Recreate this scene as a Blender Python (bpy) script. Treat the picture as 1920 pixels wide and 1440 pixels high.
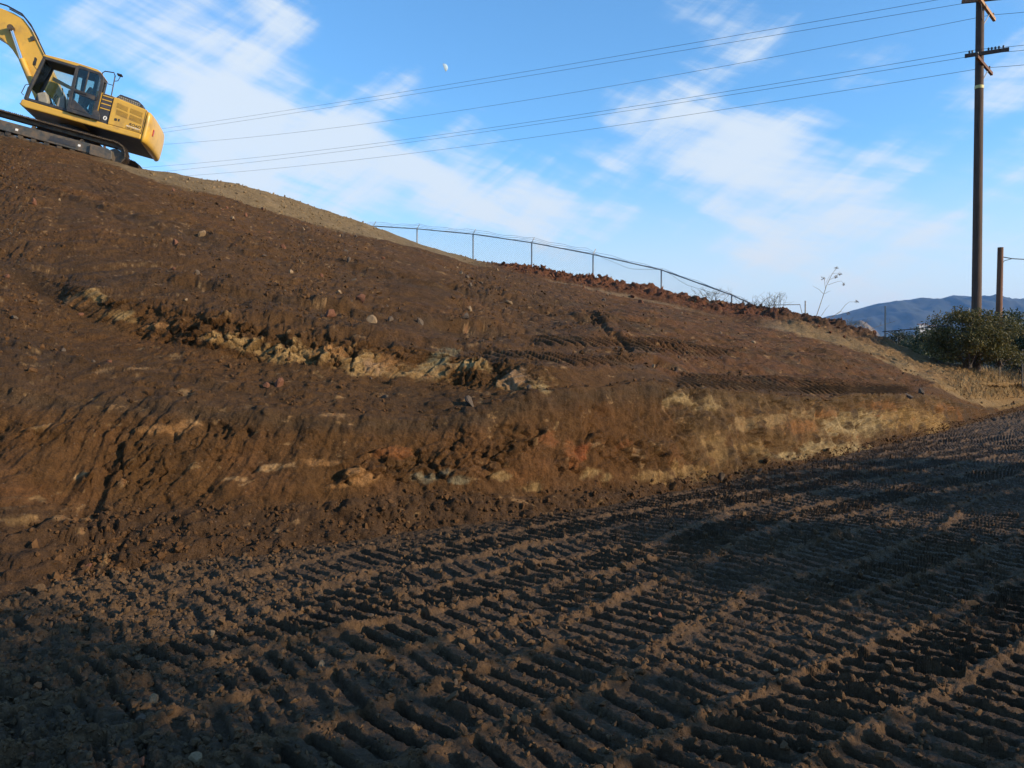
import bpy, bmesh, math, random
import numpy as np
from mathutils import Vector, Matrix, Euler
random.seed(7); rng = np.random.default_rng(11)
for o in list(bpy.data.objects): bpy.data.objects.remove(o)
S = bpy.context.scene
C = S.collection

# ------------------------------------------------------------------ camera
F = 1507.0                                   # focal length in pixels of the 1920 px wide frame
PITCH = math.atan(30 / F)                    # looking very slightly down
CAMZ = 1.65
cam_d = bpy.data.cameras.new('camera'); cam = bpy.data.objects.new('camera', cam_d); C.objects.link(cam)
cam.location = (0, 0, CAMZ); cam.rotation_euler = (math.pi / 2 - PITCH, 0, 0)
cam_d.sensor_width = 36; cam_d.lens = 36 * F / 1920; cam_d.clip_start = 0.05; cam_d.clip_end = 40000
S.camera = cam
S.render.resolution_x, S.render.resolution_y = 1024, 768

# ------------------------------------------------------------------ light
SUN_FROM = Vector((0.94, -0.34, 0)).normalized()
SUN_EL = math.radians(18)
sun_dir = Vector((SUN_FROM.x * math.cos(SUN_EL), SUN_FROM.y * math.cos(SUN_EL), math.sin(SUN_EL)))
sd = bpy.data.lights.new('sun', 'SUN'); sun = bpy.data.objects.new('sun', sd); C.objects.link(sun)
sd.energy = 5.0; sd.angle = math.radians(0.5); sd.color = (1.0, 0.80, 0.55)
sun.rotation_euler = sun_dir.to_track_quat('Z', 'Y').to_euler()
S.view_settings.view_transform = 'Standard'; S.view_settings.look = 'None'
S.view_settings.exposure = 0.5; S.view_settings.gamma = 1.0; S.view_settings.use_curve_mapping = False
S.render.engine = 'CYCLES'
S.cycles.volume_bounces = 1; S.cycles.max_bounces = 6; S.cycles.transparent_max_bounces = 12

def cam_dir(px, py):
    u, v = (px - 960) / F, (720 - py) / F
    d = Vector((u, math.cos(PITCH) + v * math.sin(PITCH), -math.sin(PITCH) + v * math.cos(PITCH)))
    return d
def at(px, py, depth):
    d = cam_dir(px, py); k = depth / d.y
    return Vector((d.x * k, depth, CAMZ + d.z * k))

# ------------------------------------------------------------------ world: clear winter sky with cirrus
W = bpy.data.worlds.new('World'); S.world = W; W.use_nodes = True
nt = W.node_tree; N = nt.nodes; Lk = nt.links
for n in list(N): N.remove(n)
def nd(t, **k):
    n = N.new(t)
    for a, b in k.items(): setattr(n, a, b)
    return n
def mth(op, a, b=None, c=None, clamp=False):
    n = nd('ShaderNodeMath', operation=op, use_clamp=clamp)
    for i, v in enumerate((a, b, c)):
        if v is None: continue
        if isinstance(v, (int, float)): n.inputs[i].default_value = v
        else: Lk.new(v, n.inputs[i])
    return n.outputs[0]
out = nd('ShaderNodeOutputWorld'); bg = nd('ShaderNodeBackground'); Lk.new(bg.outputs[0], out.inputs[0])
SKY_STRENGTH = 0.15
bg.inputs[1].default_value = SKY_STRENGTH
sky = nd('ShaderNodeTexSky', sky_type='NISHITA', sun_disc=False)
sky.sun_elevation = SUN_EL; sky.sun_rotation = math.atan2(SUN_FROM.x, SUN_FROM.y)
sky.air_density = 1.0; sky.dust_density = 0.4; sky.ozone_density = 2.2; sky.altitude = 300
tc = nd('ShaderNodeTexCoord'); DIR = tc.outputs['Generated']
sep = nd('ShaderNodeSeparateXYZ'); Lk.new(DIR, sep.inputs[0])
def wisp(phi, size, detail, rough, dist):
    m = nd('ShaderNodeMapping', vector_type='TEXTURE'); Lk.new(DIR, m.inputs[0]); m.inputs['Rotation'].default_value = (0, math.radians(phi), math.radians(8)); m.inputs['Scale'].default_value = size
    n = nd('ShaderNodeTexNoise'); Lk.new(m.outputs[0], n.inputs[0]); n.inputs['Scale'].default_value = 1; n.inputs['Detail'].default_value = detail; n.inputs['Roughness'].default_value = rough; n.inputs['Distortion'].default_value = dist
    return mth('SUBTRACT', n.outputs[0], 0.5)
wA = wisp(23, (.62, .62, .075), 10, .60, .35); wB = wisp(-38, (.50, .50, .065), 10, .60, .35); wC = wisp(12, (.20, .20, .030), 8, .60, .4)
# cloud banks in the places where they stand in the sky (direction, angular radius, weight)
banks = [(180, 95, 7, .20), (330, 130, 7, .26), (480, 175, 7, .34), (640, 225, 8, .62), (800, 300, 6.5, .66), (930, 355, 5, .70),
         (1080, 385, 4.2, .70), (520, 300, 5, .4), (420, 290, 3.5, .5),
         (1300, 90, 8, .32), (1450, 200, 8, .26), (1330, 340, 6, .34), (1600, 330, 8, .18), (1850, 150, 7, .46), (1700, 430, 9, .20), (1500, 470, 8, .20),
         (70, 40, 5, .12), (1165, 195, 1.8, .6), (540, 8, 2.2, .5),
         (740, 110, 8, -.45), (1000, 170, 8, -.5), (860, 20, 9, -.45), (560, 30, 6, -.3), (1230, 480, 4, -.2), (840, 440, 5, -.3), (1660, 20, 6, -.35), (1740, 240, 4.5, -.4), (250, 230, 4, -.2), (1100, 60, 6, -.2), (1000, 300, 4, -.15)]
acc = None
for px, py, rad, w in banks:
    d = cam_dir(px, py).normalized()
    dt = nd('ShaderNodeVectorMath', operation='DOT_PRODUCT'); Lk.new(DIR, dt.inputs[0]); dt.inputs[1].default_value = d
    mr = nd('ShaderNodeMapRange', interpolation_type='SMOOTHSTEP'); Lk.new(dt.outputs['Value'], mr.inputs[0])
    mr.inputs[1].default_value = math.cos(math.radians(rad * 1.35)); mr.inputs[2].default_value = 1.0
    mr.inputs[3].default_value = 0; mr.inputs[4].default_value = w
    acc = mr.outputs[0] if acc is None else mth('ADD', acc, mr.outputs[0])
dens = mth('ADD', mth('ADD', mth('MULTIPLY', wA, 3.0), mth('MULTIPLY', wB, 2.6)), mth('MULTIPLY', wC, 1.5))
dens = mth('ADD', dens, acc)
mr = nd('ShaderNodeMapRange', interpolation_type='SMOOTHERSTEP'); Lk.new(dens, mr.inputs[0])
mr.inputs[1].default_value = 0.02; mr.inputs[2].default_value = 1.40; mr.inputs[3].default_value = 0; mr.inputs[4].default_value = 0.88
# thin milky veil near the horizon
veil = nd('ShaderNodeMapRange', interpolation_type='SMOOTHSTEP'); Lk.new(sep.outputs[2], veil.inputs[0])
veil.inputs[1].default_value = 0.0; veil.inputs[2].default_value = 0.27; veil.inputs[3].default_value = 0.95; veil.inputs[4].default_value = 0.0
cf = mr.outputs[0]
tint = nd('ShaderNodeMix', data_type='RGBA', blend_type='MULTIPLY'); tint.inputs[0].default_value = 1.0
Lk.new(sky.outputs[0], tint.inputs[6]); tint.inputs[7].default_value = (0.74, 1.14, 1.36, 1)
mx = nd('ShaderNodeMix', data_type='RGBA'); Lk.new(cf, mx.inputs[0]); Lk.new(tint.outputs[2], mx.inputs[6])
CL = 0.66 / SKY_STRENGTH
mx.inputs[7].default_value = (0.90 * CL, 0.985 * CL, 1.05 * CL, 1)
mv = nd('ShaderNodeMix', data_type='RGBA'); Lk.new(veil.outputs[0], mv.inputs[0]); Lk.new(mx.outputs[2], mv.inputs[6]); mv.inputs[7].default_value = (0.98 * CL, 0.975 * CL, 0.94 * CL, 1)
Lk.new(mv.outputs[2], bg.inputs[0])

# ------------------------------------------------------------------ helpers: noise
_perm = np.random.default_rng(3).permutation(256).astype(np.int32); _perm = np.concatenate([_perm, _perm, _perm])
_g3 = np.random.default_rng(4).normal(size=(256, 3)).astype(np.float32); _g3 /= np.linalg.norm(_g3, axis=1, keepdims=True)
_gx, _gy, _gz = [np.ascontiguousarray(np.concatenate([_g3[:, k]] * 3)) for k in range(3)]
from concurrent.futures import ThreadPoolExecutor
_pool = ThreadPoolExecutor(6)
def _chunks(fn, n, *arrs):
    if n < 60000: return fn(*arrs)
    ix = np.linspace(0, n, 25).astype(int)
    rs = list(_pool.map(lambda i: fn(*[x[ix[i]:ix[i + 1]] for x in arrs]), range(24)))
    return tuple(np.concatenate(c) for c in zip(*rs)) if isinstance(rs[0], tuple) else np.concatenate(rs)
def _perlin(P):
    Fl = np.floor(P); I = Fl.astype(np.int32) & 255; Fr = P - Fl
    w = Fr * Fr * Fr * (Fr * (Fr * 6 - 15) + 10); r = np.zeros(len(P), np.float32)
    x, y, z = Fr.T; wx1, wy1, wz1 = w.T
    for dx in (0, 1):
        hx = _perm[I[:, 0] + dx]; wx = wx1 if dx else 1 - wx1; fx = x - dx
        for dy in (0, 1):
            hy = _perm[hx + I[:, 1] + dy]; wy = wx * (wy1 if dy else 1 - wy1); fy = y - dy
            for dz in (0, 1):
                h = _perm[hy + I[:, 2] + dz]
                r += wy * (wz1 if dz else 1 - wz1) * (_gx[h] * fx + _gy[h] * fy + _gz[h] * (z - dz))
    return r * np.float32(1.6)
def perlin(P):
    P = np.ascontiguousarray(P, np.float32); return _chunks(_perlin, len(P), P)
def fbm(P, scale, oct=3, off=0.0, gain=.5, ridged=False):
    P = np.asarray(P, np.float32) / scale + np.float32(off); a = 1.0; t = 0; r = 0
    for i in range(oct):
        n = perlin(P)
        if ridged: n = 1 - 2 * np.abs(n)
        r = r + a * n; t += a; a *= gain; P = P * 2.03 + 17.3
    return r / t
def _cells(p, q):
    fp, fq = np.floor(p), np.floor(q); ip, iq = fp.astype(np.int32), fq.astype(np.int32); p = p - fp; q = q - fq
    f1 = np.full(p.shape, 9., np.float32); f2 = f1.copy(); idv = np.zeros_like(f1); ox = np.zeros_like(f1); oy = np.zeros_like(f1); tp = _perm.astype(np.float32) / np.float32(255)
    for a in (-1, 0, 1):
        for b in (-1, 0, 1):
            h = _perm[(_perm[(ip + a) & 255] + iq + b) & 255]; h2 = _perm[h + 57]
            ex, ey = tp[h + 11] + a - p, tp[h2] + b - q; d = np.sqrt(ex * ex + ey * ey)
            m = d < f1
            f2 = np.where(m, f1, np.minimum(f2, d)); idv = np.where(m, tp[h2 + 91], idv); ox = np.where(m, ex, ox); oy = np.where(m, ey, oy); f1 = np.where(m, d, f1)
    return f1, f2, idv, ox, oy
def cells(p, q, scale, off=0, full=False):
    """2D cellular noise: F1, F2 and a random number per cell"""
    p = (np.asarray(p) / scale + off).astype(np.float32); q = (np.asarray(q) / scale + off * 1.7).astype(np.float32)
    r = _chunks(_cells, len(p), p, q); return r if full else r[:3]
def sstep(a, b, x):
    t = np.clip((x - a) / (b - a), 0, 1); return t * t * (3 - 2 * t)
def P3(x, y, z=0): return np.stack([x, y, np.broadcast_to(z, np.shape(x))], -1)

# ------------------------------------------------------------------ helpers: objects
def tag(o, label=None, cat=None, group=None, kind=None):
    for k, v in (('label', label), ('category', cat), ('group', group), ('kind', kind)):
        if v: o[k] = v
    return o
def link(name, me, mat=None, parent=None):
    o = bpy.data.objects.new(name, me); C.objects.link(o)
    if mat is not None and me is not None and not me.materials: me.materials.append(mat)
    if parent is not None: o.parent = parent
    return o
def empty(name, loc=(0, 0, 0), rot=(0, 0, 0)):
    o = bpy.data.objects.new(name, None); C.objects.link(o); o.location = loc; o.rotation_euler = rot; o.empty_display_size = .3
    return o
def mesh_np(name, V, Fq, smooth=True, col=None):
    """mesh from a vertex array and an (n,3|4) face array"""
    me = bpy.data.meshes.new(name); V = np.ascontiguousarray(V, np.float32); Fq = np.ascontiguousarray(Fq, np.int32)
    n, k = Fq.shape
    me.vertices.add(len(V)); me.vertices.foreach_set('co', V.ravel())
    me.loops.add(n * k); me.loops.foreach_set('vertex_index', Fq.ravel())
    me.polygons.add(n); me.polygons.foreach_set('loop_start', np.arange(0, n * k, k, dtype=np.int32))
    me.polygons.foreach_set('use_smooth', np.full(n, smooth))
    me.update(calc_edges=True); 
    if col is not None:
        a = me.attributes.new('col', 'FLOAT_COLOR', 'POINT')
        c4 = np.ones((len(V), 4), np.float32); c4[:, :3] = col; a.data.foreach_set('color', c4.ravel())
    return me
def grid_faces(r, c):
    i = (np.arange(r - 1)[:, None] * c + np.arange(c - 1)[None]).ravel()
    return np.stack([i, i + 1, i + c + 1, i + c], -1)
class MB:
    def __init__(s): s.v = []; s.f = []; s.sm = []
    def add(s, V, Fs, smooth=False):
        b = len(s.v); s.v += [tuple(p) for p in V]; s.f += [tuple(i + b for i in f) for f in Fs]; s.sm += [smooth] * len(Fs); return s
    def box(s, a, b):
        x0, y0, z0 = a; x1, y1, z1 = b
        return s.add([(x0, y0, z0), (x1, y0, z0), (x1, y1, z0), (x0, y1, z0), (x0, y0, z1), (x1, y0, z1), (x1, y1, z1), (x0, y1, z1)],
                     [(3, 2, 1, 0), (4, 5, 6, 7), (0, 1, 5, 4), (1, 2, 6, 5), (2, 3, 7, 6), (3, 0, 4, 7)])
    def prism(s, poly, y0, y1):
        """polygon in local x,z extruded along y"""
        n = len(poly); V = [(x, y0, z) for x, z in poly] + [(x, y1, z) for x, z in poly]
        return s.add(V, [tuple(range(n)), tuple(range(2 * n - 1, n - 1, -1))] + [(i, i + n, (i + 1) % n + n, (i + 1) % n) for i in range(n)])
    def beam(s, a, b, w, h, up=(0, 0, 1)):
        a, b = Vector(a), Vector(b); d = (b - a).normalized(); x = d.cross(Vector(up))
        if x.length < 1e-4: x = d.cross(Vector((1, 0, 0)))
        x.normalize(); y = x.cross(d); V = []
        for p in (a, b):
            for i, j in ((-1, -1), (1, -1), (1, 1), (-1, 1)): V.append(p + x * (i * w / 2) + y * (j * h / 2))
        return s.add(V, [(3, 2, 1, 0), (4, 5, 6, 7), (0, 1, 5, 4), (1, 2, 6, 5), (2, 3, 7, 6), (3, 0, 4, 7)])
    def tube(s, pts, r, n=6, caps=True):
        pts = [Vector(p) for p in pts]; m = len(pts); rs = r if isinstance(r, (list, tuple)) else [r] * m
        V = []; Fs = []; ref = None
        for i, p in enumerate(pts):
            d = (pts[min(i + 1, m - 1)] - pts[max(i - 1, 0)]).normalized()
            if ref is None: ref = d.orthogonal().normalized()
            x = (ref - d * ref.dot(d)); x = x.normalized() if x.length > 1e-6 else d.orthogonal().normalized(); ref = x; y = d.cross(x)
            for k in range(n):
                a = 2 * math.pi * k / n; V.append(p + (x * math.cos(a) + y * math.sin(a)) * rs[i])
        for i in range(m - 1):
            for k in range(n): Fs.append((i * n + k, i * n + (k + 1) % n, (i + 1) * n + (k + 1) % n, (i + 1) * n + k))
        s.add(V, Fs, n > 4)
        if caps: s.add(V[:n], [tuple(range(n - 1, -1, -1))]); s.add(V[-n:], [tuple(range(n))])
        return s
    def build(s, name, mat, parent=None, bevel=0, seg=2):
        me = bpy.data.meshes.new(name); me.from_pydata([tuple(v) for v in s.v], [], s.f)
        for p, q in zip(me.polygons, s.sm): p.use_smooth = q
        bm = bmesh.new(); bm.from_mesh(me)
        bmesh.ops.recalc_face_normals(bm, faces=bm.faces)
        if bevel:
            bmesh.ops.remove_doubles(bm, verts=bm.verts, dist=1e-5)
            es = [e for e in bm.edges if len(e.link_faces) == 2 and e.calc_face_angle(0) > math.radians(25)]
            bmesh.ops.bevel(bm, geom=es, offset=bevel, segments=seg, profile=.5, affect='EDGES', clamp_overlap=True)
            for f_ in bm.faces: f_.smooth = False
        bm.to_mesh(me); bm.free()
        return link(name, me, mat, parent)

# ------------------------------------------------------------------ materials
def mat_new(name):
    m = bpy.data.materials.new(name); m.use_nodes = True
    return m, m.node_tree, m.node_tree.nodes['Principled BSDF']
def mnoise(t, scale, detail=4, rough=.6, vec=None, dist=0):
    n = t.nodes.new('ShaderNodeTexNoise'); n.inputs['Scale'].default_value = scale; n.inputs['Detail'].default_value = detail
    n.inputs['Roughness'].default_value = rough; n.inputs['Distortion'].default_value = dist
    if vec is None:
        tc = t.nodes.get('tc') or t.nodes.new('ShaderNodeTexCoord'); tc.name = 'tc'; vec = tc.outputs['Object']
    t.links.new(vec, n.inputs['Vector']); return n.outputs['Fac']
def mrange(t, v, a, b, c, d):
    n = t.nodes.new('ShaderNodeMapRange'); t.links.new(v, n.inputs[0])
    for i, x in enumerate((a, b, c, d)): n.inputs[i + 1].default_value = x
    return n.outputs[0]
def mmix(t, fac, a, b, blend='MIX'):
    n = t.nodes.new('ShaderNodeMix'); n.data_type = 'RGBA'; n.blend_type = blend
    for v, i in ((fac, 0), (a, 6), (b, 7)):
        if isinstance(v, (int, float)): n.inputs[i].default_value = v
        elif isinstance(v, tuple): n.inputs[i].default_value = (*v, 1)
        else: t.links.new(v, n.inputs[i])
    return n.outputs[2]
def mbump(t, b, h, strength, dist):
    n = t.nodes.new('ShaderNodeBump'); n.inputs['Strength'].default_value = strength; n.inputs['Distance'].default_value = dist
    t.links.new(h, n.inputs['Height']); prev = b.inputs['Normal'].links
    if prev: t.links.new(prev[0].from_socket, n.inputs['Normal'])
    t.links.new(n.outputs[0], b.inputs['Normal'])
def simple(name, col, rough=.6, metal=0, var=.25, vscale=6, bump=0, bscale=40, spec=.5, dirt=None, dscale=3, dlev=(.5, .7)):
    m, t, b = mat_new(name)
    n = mnoise(t, vscale, 5)
    c = mmix(t, mrange(t, n, .3, .7, 0, 1), tuple(x * (1 - var) for x in col), tuple(min(1, x * (1 + var)) for x in col))
    if dirt: c = mmix(t, mrange(t, mnoise(t, dscale, 6, .65), dlev[0], dlev[1], 0, .85), c, dirt)
    t.links.new(c, b.inputs['Base Color']); b.inputs['Roughness'].default_value = rough; b.inputs['Metallic'].default_value = metal
    b.inputs['Specular IOR Level'].default_value = spec
    if bump: mbump(t, b, mnoise(t, bscale, 4), bump, .02)
    return m
def soil(name, bumps, spec=.15, rough=.92, var=.35, specks=None, base=None):
    m, t, b = mat_new(name)
    if base is None:
        a = t.nodes.new('ShaderNodeAttribute'); a.attribute_name = 'col'; c = a.outputs['Color']
    else: c = base
    k = mrange(t, mnoise(t, 9, 6, .7), .3, .7, 1 - var, 1 + var)
    k2 = mrange(t, mnoise(t, 55, 3, .6), .3, .7, 1 - var * .6, 1 + var * .6)
    mm = t.nodes.new('ShaderNodeMath'); mm.operation = 'MULTIPLY'; t.links.new(k, mm.inputs[0]); t.links.new(k2, mm.inputs[1])
    cc = t.nodes.new('ShaderNodeCombineXYZ')
    for i in range(3): t.links.new(mm.outputs[0], cc.inputs[i])
    c = mmix(t, 1.0, c, cc.outputs[0], 'MULTIPLY')
    if specks:
        v = t.nodes.new('ShaderNodeTexVoronoi'); v.inputs['Scale'].default_value = specks[0]; t.links.new(t.nodes['tc'].outputs['Object'], v.inputs['Vector'])
        c = mmix(t, mrange(t, v.outputs['Distance'], specks[1], specks[1] * .6, 0, .8), c, specks[2])
    t.links.new(c, b.inputs['Base Color']); b.inputs['Roughness'].default_value = rough; b.inputs['Specular IOR Level'].default_value = spec
    for sc, st, di in bumps: mbump(t, b, mnoise(t, sc, 5, .65), st, di)
    return m
M = {}
M['slope'] = soil('slope_soil', [(9, .5, .10), (28, .8, .06), (90, .8, .025)], specks=(16, .12, (.16, .115, .08)))
M['road'] = soil('road_mud', [(45, .8, .03), (170, .8, .010)], spec=.18, rough=.85, var=.35)
M['clod'] = soil('clod_soil', [(50, .6, .015)], base=(.095, .057, .029))
M['brownclod'] = soil('brown_clod_soil', [(50, .6, .015)], base=(.080, .041, .017))
M['redclod'] = soil('red_clod_soil', [(20, .6, .03)], base=(.105, .042, .021))
M['rock_grey'] = soil('grey_stone', [(30, .5, .02)], base=(.10, .075, .055), var=.3)
M['rock_red'] = soil('red_stone', [(30, .5, .02)], base=(.15, .068, .04), var=.3)
M['rock_tan'] = soil('tan_stone', [(30, .5, .02)], base=(.24, .165, .095), var=.3)
M['tanclod'] = soil('tan_clod_soil', [(30, .5, .02)], base=(.19, .13, .068))
M['bank'] = soil('shade_bank_soil', [(10, .7, .06)], base=(.09, .062, .04))
M['ground'] = soil('ground_soil', [(2, .5, .1)], base=(.13, .1, .065))
M['yellow'] = simple('machine_yellow', (.56, .33, .045), .38, var=.07, vscale=2.5, dirt=(.22, .14, .07), dscale=2.2, dlev=(.52, .82))
M['dark'] = simple('dark_grey_paint', (.03, .031, .034), .5, var=.25, dirt=(.1, .075, .05), dscale=4)
M['steel'] = simple('track_steel', (.05, .045, .04), .6, .5, var=.4, vscale=8, dirt=(.15, .10, .055), dscale=4, dlev=(.36, .55))
M['frame_grey'] = simple('track_frame_paint', (.055, .058, .055), .6, var=.25, dirt=(.15, .10, .055), dscale=3, dlev=(.42, .6))
M['rubber'] = simple('black_rubber', (.02, .02, .021), .7)
M['chrome'] = simple('cylinder_chrome', (.7, .7, .7), .18, 1.0, var=.05)
M['trim'] = simple('cab_interior', (.24, .225, .185), .8, var=.2)
M['beige'] = simple('cab_beige', (.45, .40, .28), .8, var=.15)
M['white'] = simple('white_print', (.75, .74, .7), .6, var=.05)
M['print'] = simple('dark_print', (.03, .028, .027), .6, var=.05)
M['wood'] = simple('creosote_wood', (.06, .036, .023), .8, var=.45, vscale=9, bump=.4, bscale=25, dirt=(.13, .085, .055), dscale=2)
def grainy(name, col, k):
    m, t, b = mat_new(name); tcn = t.nodes.new('ShaderNodeTexCoord'); mp_ = t.nodes.new('ShaderNodeMapping'); t.links.new(tcn.outputs['Object'], mp_.inputs[0]); mp_.inputs['Scale'].default_value = (26, 26, .9)
    n1_ = mnoise(t, 1, 6, .65, mp_.outputs[0]); n2_ = mnoise(t, 1.2, 4, .6, tcn.outputs['Object'])
    c = mmix(t, mrange(t, n1_, .3, .7, 0, 1), tuple(x * .45 for x in col), tuple(x * k for x in col)); c = mmix(t, mrange(t, n2_, .45, .7, 0, .55), c, (col[0] * 1.7, col[1] * 1.7, col[2] * 1.9))
    t.links.new(c, b.inputs['Base Color']); b.inputs['Roughness'].default_value = .85; mbump(t, b, n1_, .8, .02); return m
M['wood'] = grainy('creosote_wood_grain', (.062, .036, .022), 1.7)
M['wood2'] = simple('brown_pole_wood', (.13, .06, .03), .8, var=.35, vscale=9, bump=.4, bscale=25)
M['wood2'] = grainy('brown_pole_grain', (.13, .058, .028), 1.5)
M['arm'] = simple('crossarm_wood', (.36, .2, .09), .75, var=.3, vscale=7)
M['galv'] = simple('galvanised_steel', (.22, .22, .22), .5, .4, var=.2)
M['wire'] = simple('line_wire', (.04, .04, .042), .6, var=.1)
M['insul'] = simple('insulator_glaze', (.05, .045, .045), .3, var=.2)
M['band'] = simple('yellow_band', (.55, .48, .18), .6, var=.15)
M['bark'] = simple('shrub_bark', (.07, .05, .035), .9, var=.3)
M['dry'] = simple('dry_stalk', (.2, .15, .09), .9, var=.3)
M['grass'] = simple('dry_grass', (.26, .175, .075), .9, var=.35, vscale=1.5)
M['moon'] = simple('moon_sky_tint', (.32, .42, .48), .95, var=.10, vscale=.08, spec=0)  # blue of the sky light in front of the moon mixed into its colour
M['roof'] = simple('roof_tiles', (.2, .12, .09), .8)
M['wall'] = simple('pale_wall', (.6, .57, .52), .8, var=.05)
M['red'] = simple('red_lamp', (.4, .03, .02), .4)
def leafmat(name, a, b):
    m, t, bs = mat_new(name)
    g = t.nodes.new('ShaderNodeNewGeometry')
    c = mmix(t, g.outputs['Random Per Island'], a, b)
    t.links.new(c, bs.inputs['Base Color']); bs.inputs['Roughness'].default_value = .55; bs.inputs['Specular IOR Level'].default_value = .35
    tr = t.nodes.new('ShaderNodeBsdfTranslucent'); t.links.new(c, tr.inputs['Color'])
    ms = t.nodes.new('ShaderNodeMixShader'); ms.inputs[0].default_value = .25
    t.links.new(bs.outputs[0], ms.inputs[1]); t.links.new(tr.outputs[0], ms.inputs[2])
    t.links.new(ms.outputs[0], t.nodes['Material Output'].inputs['Surface']); return m
M['leaf'] = leafmat('shrub_leaf', (.035, .042, .011), (.16, .125, .032))
M['leafdark'] = leafmat('dark_leaf', (.018, .03, .012), (.05, .065, .022))
M['woodland'] = leafmat('woodland_leaf', (.022, .033, .016), (.05, .055, .026))
def glassmat():
    m, t, b = mat_new('cab_glass')
    tr = t.nodes.new('ShaderNodeBsdfTransparent'); tr.inputs[0].default_value = (.82, .86, .82, 1)
    gl = t.nodes.new('ShaderNodeBsdfGlossy'); gl.inputs['Roughness'].default_value = .04; gl.inputs[0].default_value = (.9, .9, .9, 1)
    fr = t.nodes.new('ShaderNodeFresnel'); fr.inputs[0].default_value = 1.5
    ms = t.nodes.new('ShaderNodeMixShader'); t.links.new(fr.outputs[0], ms.inputs[0]); t.links.new(tr.outputs[0], ms.inputs[1]); t.links.new(gl.outputs[0], ms.inputs[2])
    t.links.new(ms.outputs[0], t.nodes['Material Output'].inputs['Surface']); return m
M['glass'] = glassmat()

# ================================================================== TERRAIN
PX = np.concatenate([np.linspace(-520, -60, 60, endpoint=False), np.linspace(-60, 1980, 1060), np.linspace(1980, 2450, 60)[1:]])
NC = len(PX)
def kn(s, sig=28, x=PX):
    """control polyline over pixel columns, gently smoothed"""
    a = np.array(s, float); g = np.linspace(-600, 2550, 1051); y = np.interp(g, a[:, 0], a[:, 1])
    k = np.exp(-.5 * (np.arange(-40, 41) * 3 / sig) ** 2); k /= k.sum()
    y = np.convolve(np.pad(y, 40, mode='edge'), k, 'valid'); return np.interp(x, g, y)
def unproj(px, py, d):
    u, v = (px - 960) / F, (720 - py) / F
    den = math.cos(PITCH) + v * math.sin(PITCH)
    return np.stack([u / den * d, d * np.ones_like(px), CAMZ + (-math.sin(PITCH) + v * math.cos(PITCH)) / den * d], -1)
def jag(scale, amp, seed, octv=3): return amp * fbm(P3(PX / scale, np.full(NC, seed * 3.1), seed), 1.0, octv)
p0 = kn([(-520, 1170), (0, 1140), (200, 1090), (400, 1055), (600, 1020), (800, 990), (1000, 968), (1100, 955), (1200, 935), (1350, 905), (1500, 872), (1650, 838), (1750, 814), (1800, 800), (1860, 784), (1920, 768), (2000, 755), (2150, 742), (2450, 728)])
d0 = CAMZ * F / (p0 - 690)
p1 = kn([(-520, 975), (0, 960), (400, 952), (600, 945), (800, 925), (900, 928), (1000, 930), (1100, 922), (1200, 912), (1350, 892), (1500, 858), (1650, 825), (1750, 803), (1800, 790), (1860, 776), (1920, 761), (2000, 748), (2150, 737), (2450, 725)]) + jag(120, 8, 1)
d1 = d0 + kn([(-520, 1.1), (0, 1.07), (200, .85), (400, .6), (600, .38), (800, .3), (900, .22), (1100, .2), (1500, .25), (1800, .4), (1920, .6), (2450, 1)])
p2 = kn([(-520, 690), (0, 715), (200, 738), (400, 765), (600, 783), (800, 788), (890, 770), (1000, 742), (1100, 726), (1200, 718), (1350, 732), (1500, 744), (1650, 740), (1750, 739), (1800, 757), (1860, 769), (1920, 756), (2000, 744), (2150, 733), (2450, 722)], 18) + jag(140, 7, 2)
d2 = d1 + kn([(-520, 1.1), (0, 1.0), (200, .9), (400, .7), (600, .5), (900, .45), (1000, .6), (1100, .8), (1350, 1.0), (1650, 1.0), (1750, .9), (1800, .7), (1860, .5), (2450, .7)])
p3 = kn([(-520, 440), (0, 500), (60, 545), (120, 575), (200, 610), (300, 640), (400, 660), (480, 675), (600, 690), (700, 705), (760, 710), (850, 717), (950, 735), (1000, 737), (1100, 722), (1200, 712), (1350, 726), (1500, 738), (1650, 734), (1750, 733), (1800, 751), (1860, 763), (1920, 752), (2000, 741), (2450, 720)], 12) + jag(110, 6, 4)
d3 = kn([(-520, 13), (0, 11.6), (200, 10.25), (400, 9.9), (600, 10.0), (800, 10.35), (900, 10.15), (1000, 9.95), (1100, 10.55), (1200, 11.6), (1350, 13.1), (1500, 15.3), (1650, 18.6), (1750, 21.8), (1800, 24.2), (1860, 28.0), (1920, 33.6), (2000, 38), (2150, 52), (2450, 75)], 20)
d3 = np.maximum(d3, d2 + .1)
p4 = kn([(-520, 430), (0, 485), (60, 503), (120, 530), (200, 551), (300, 572), (400, 598), (480, 611), (560, 628), (680, 641), (760, 651), (850, 665), (920, 680), (1000, 690), (1100, 690), (1200, 698), (1350, 716), (1500, 728), (1650, 726), (1750, 726), (1800, 744), (1860, 752), (1920, 745), (2000, 736), (2450, 716)], 10) + jag(120, 6, 5)
d4 = d3 + kn([(-520, .4), (900, .42), (1000, .45), (1100, .5), (1200, .7), (1350, 1.0), (1500, 1.3), (1650, 1.5), (1750, 1.4), (1860, 1.0), (2450, 1)])
p5 = kn([(-520, 300), (0, 335), (200, 374), (400, 424), (600, 472), (800, 513), (900, 543), (1000, 566), (1100, 575), (1200, 596), (1350, 627), (1500, 656), (1650, 678), (1750, 697), (1800, 716), (1860, 728), (1920, 724), (2000, 718), (2450, 706)])
d5 = kn([(-520, 20), (0, 18), (600, 19), (900, 20), (1200, 20), (1350, 22), (1500, 23), (1650, 25), (1750, 27), (1800, 28), (1860, 31), (1920, 35.5), (2000, 41), (2150, 55), (2450, 78)])
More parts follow.
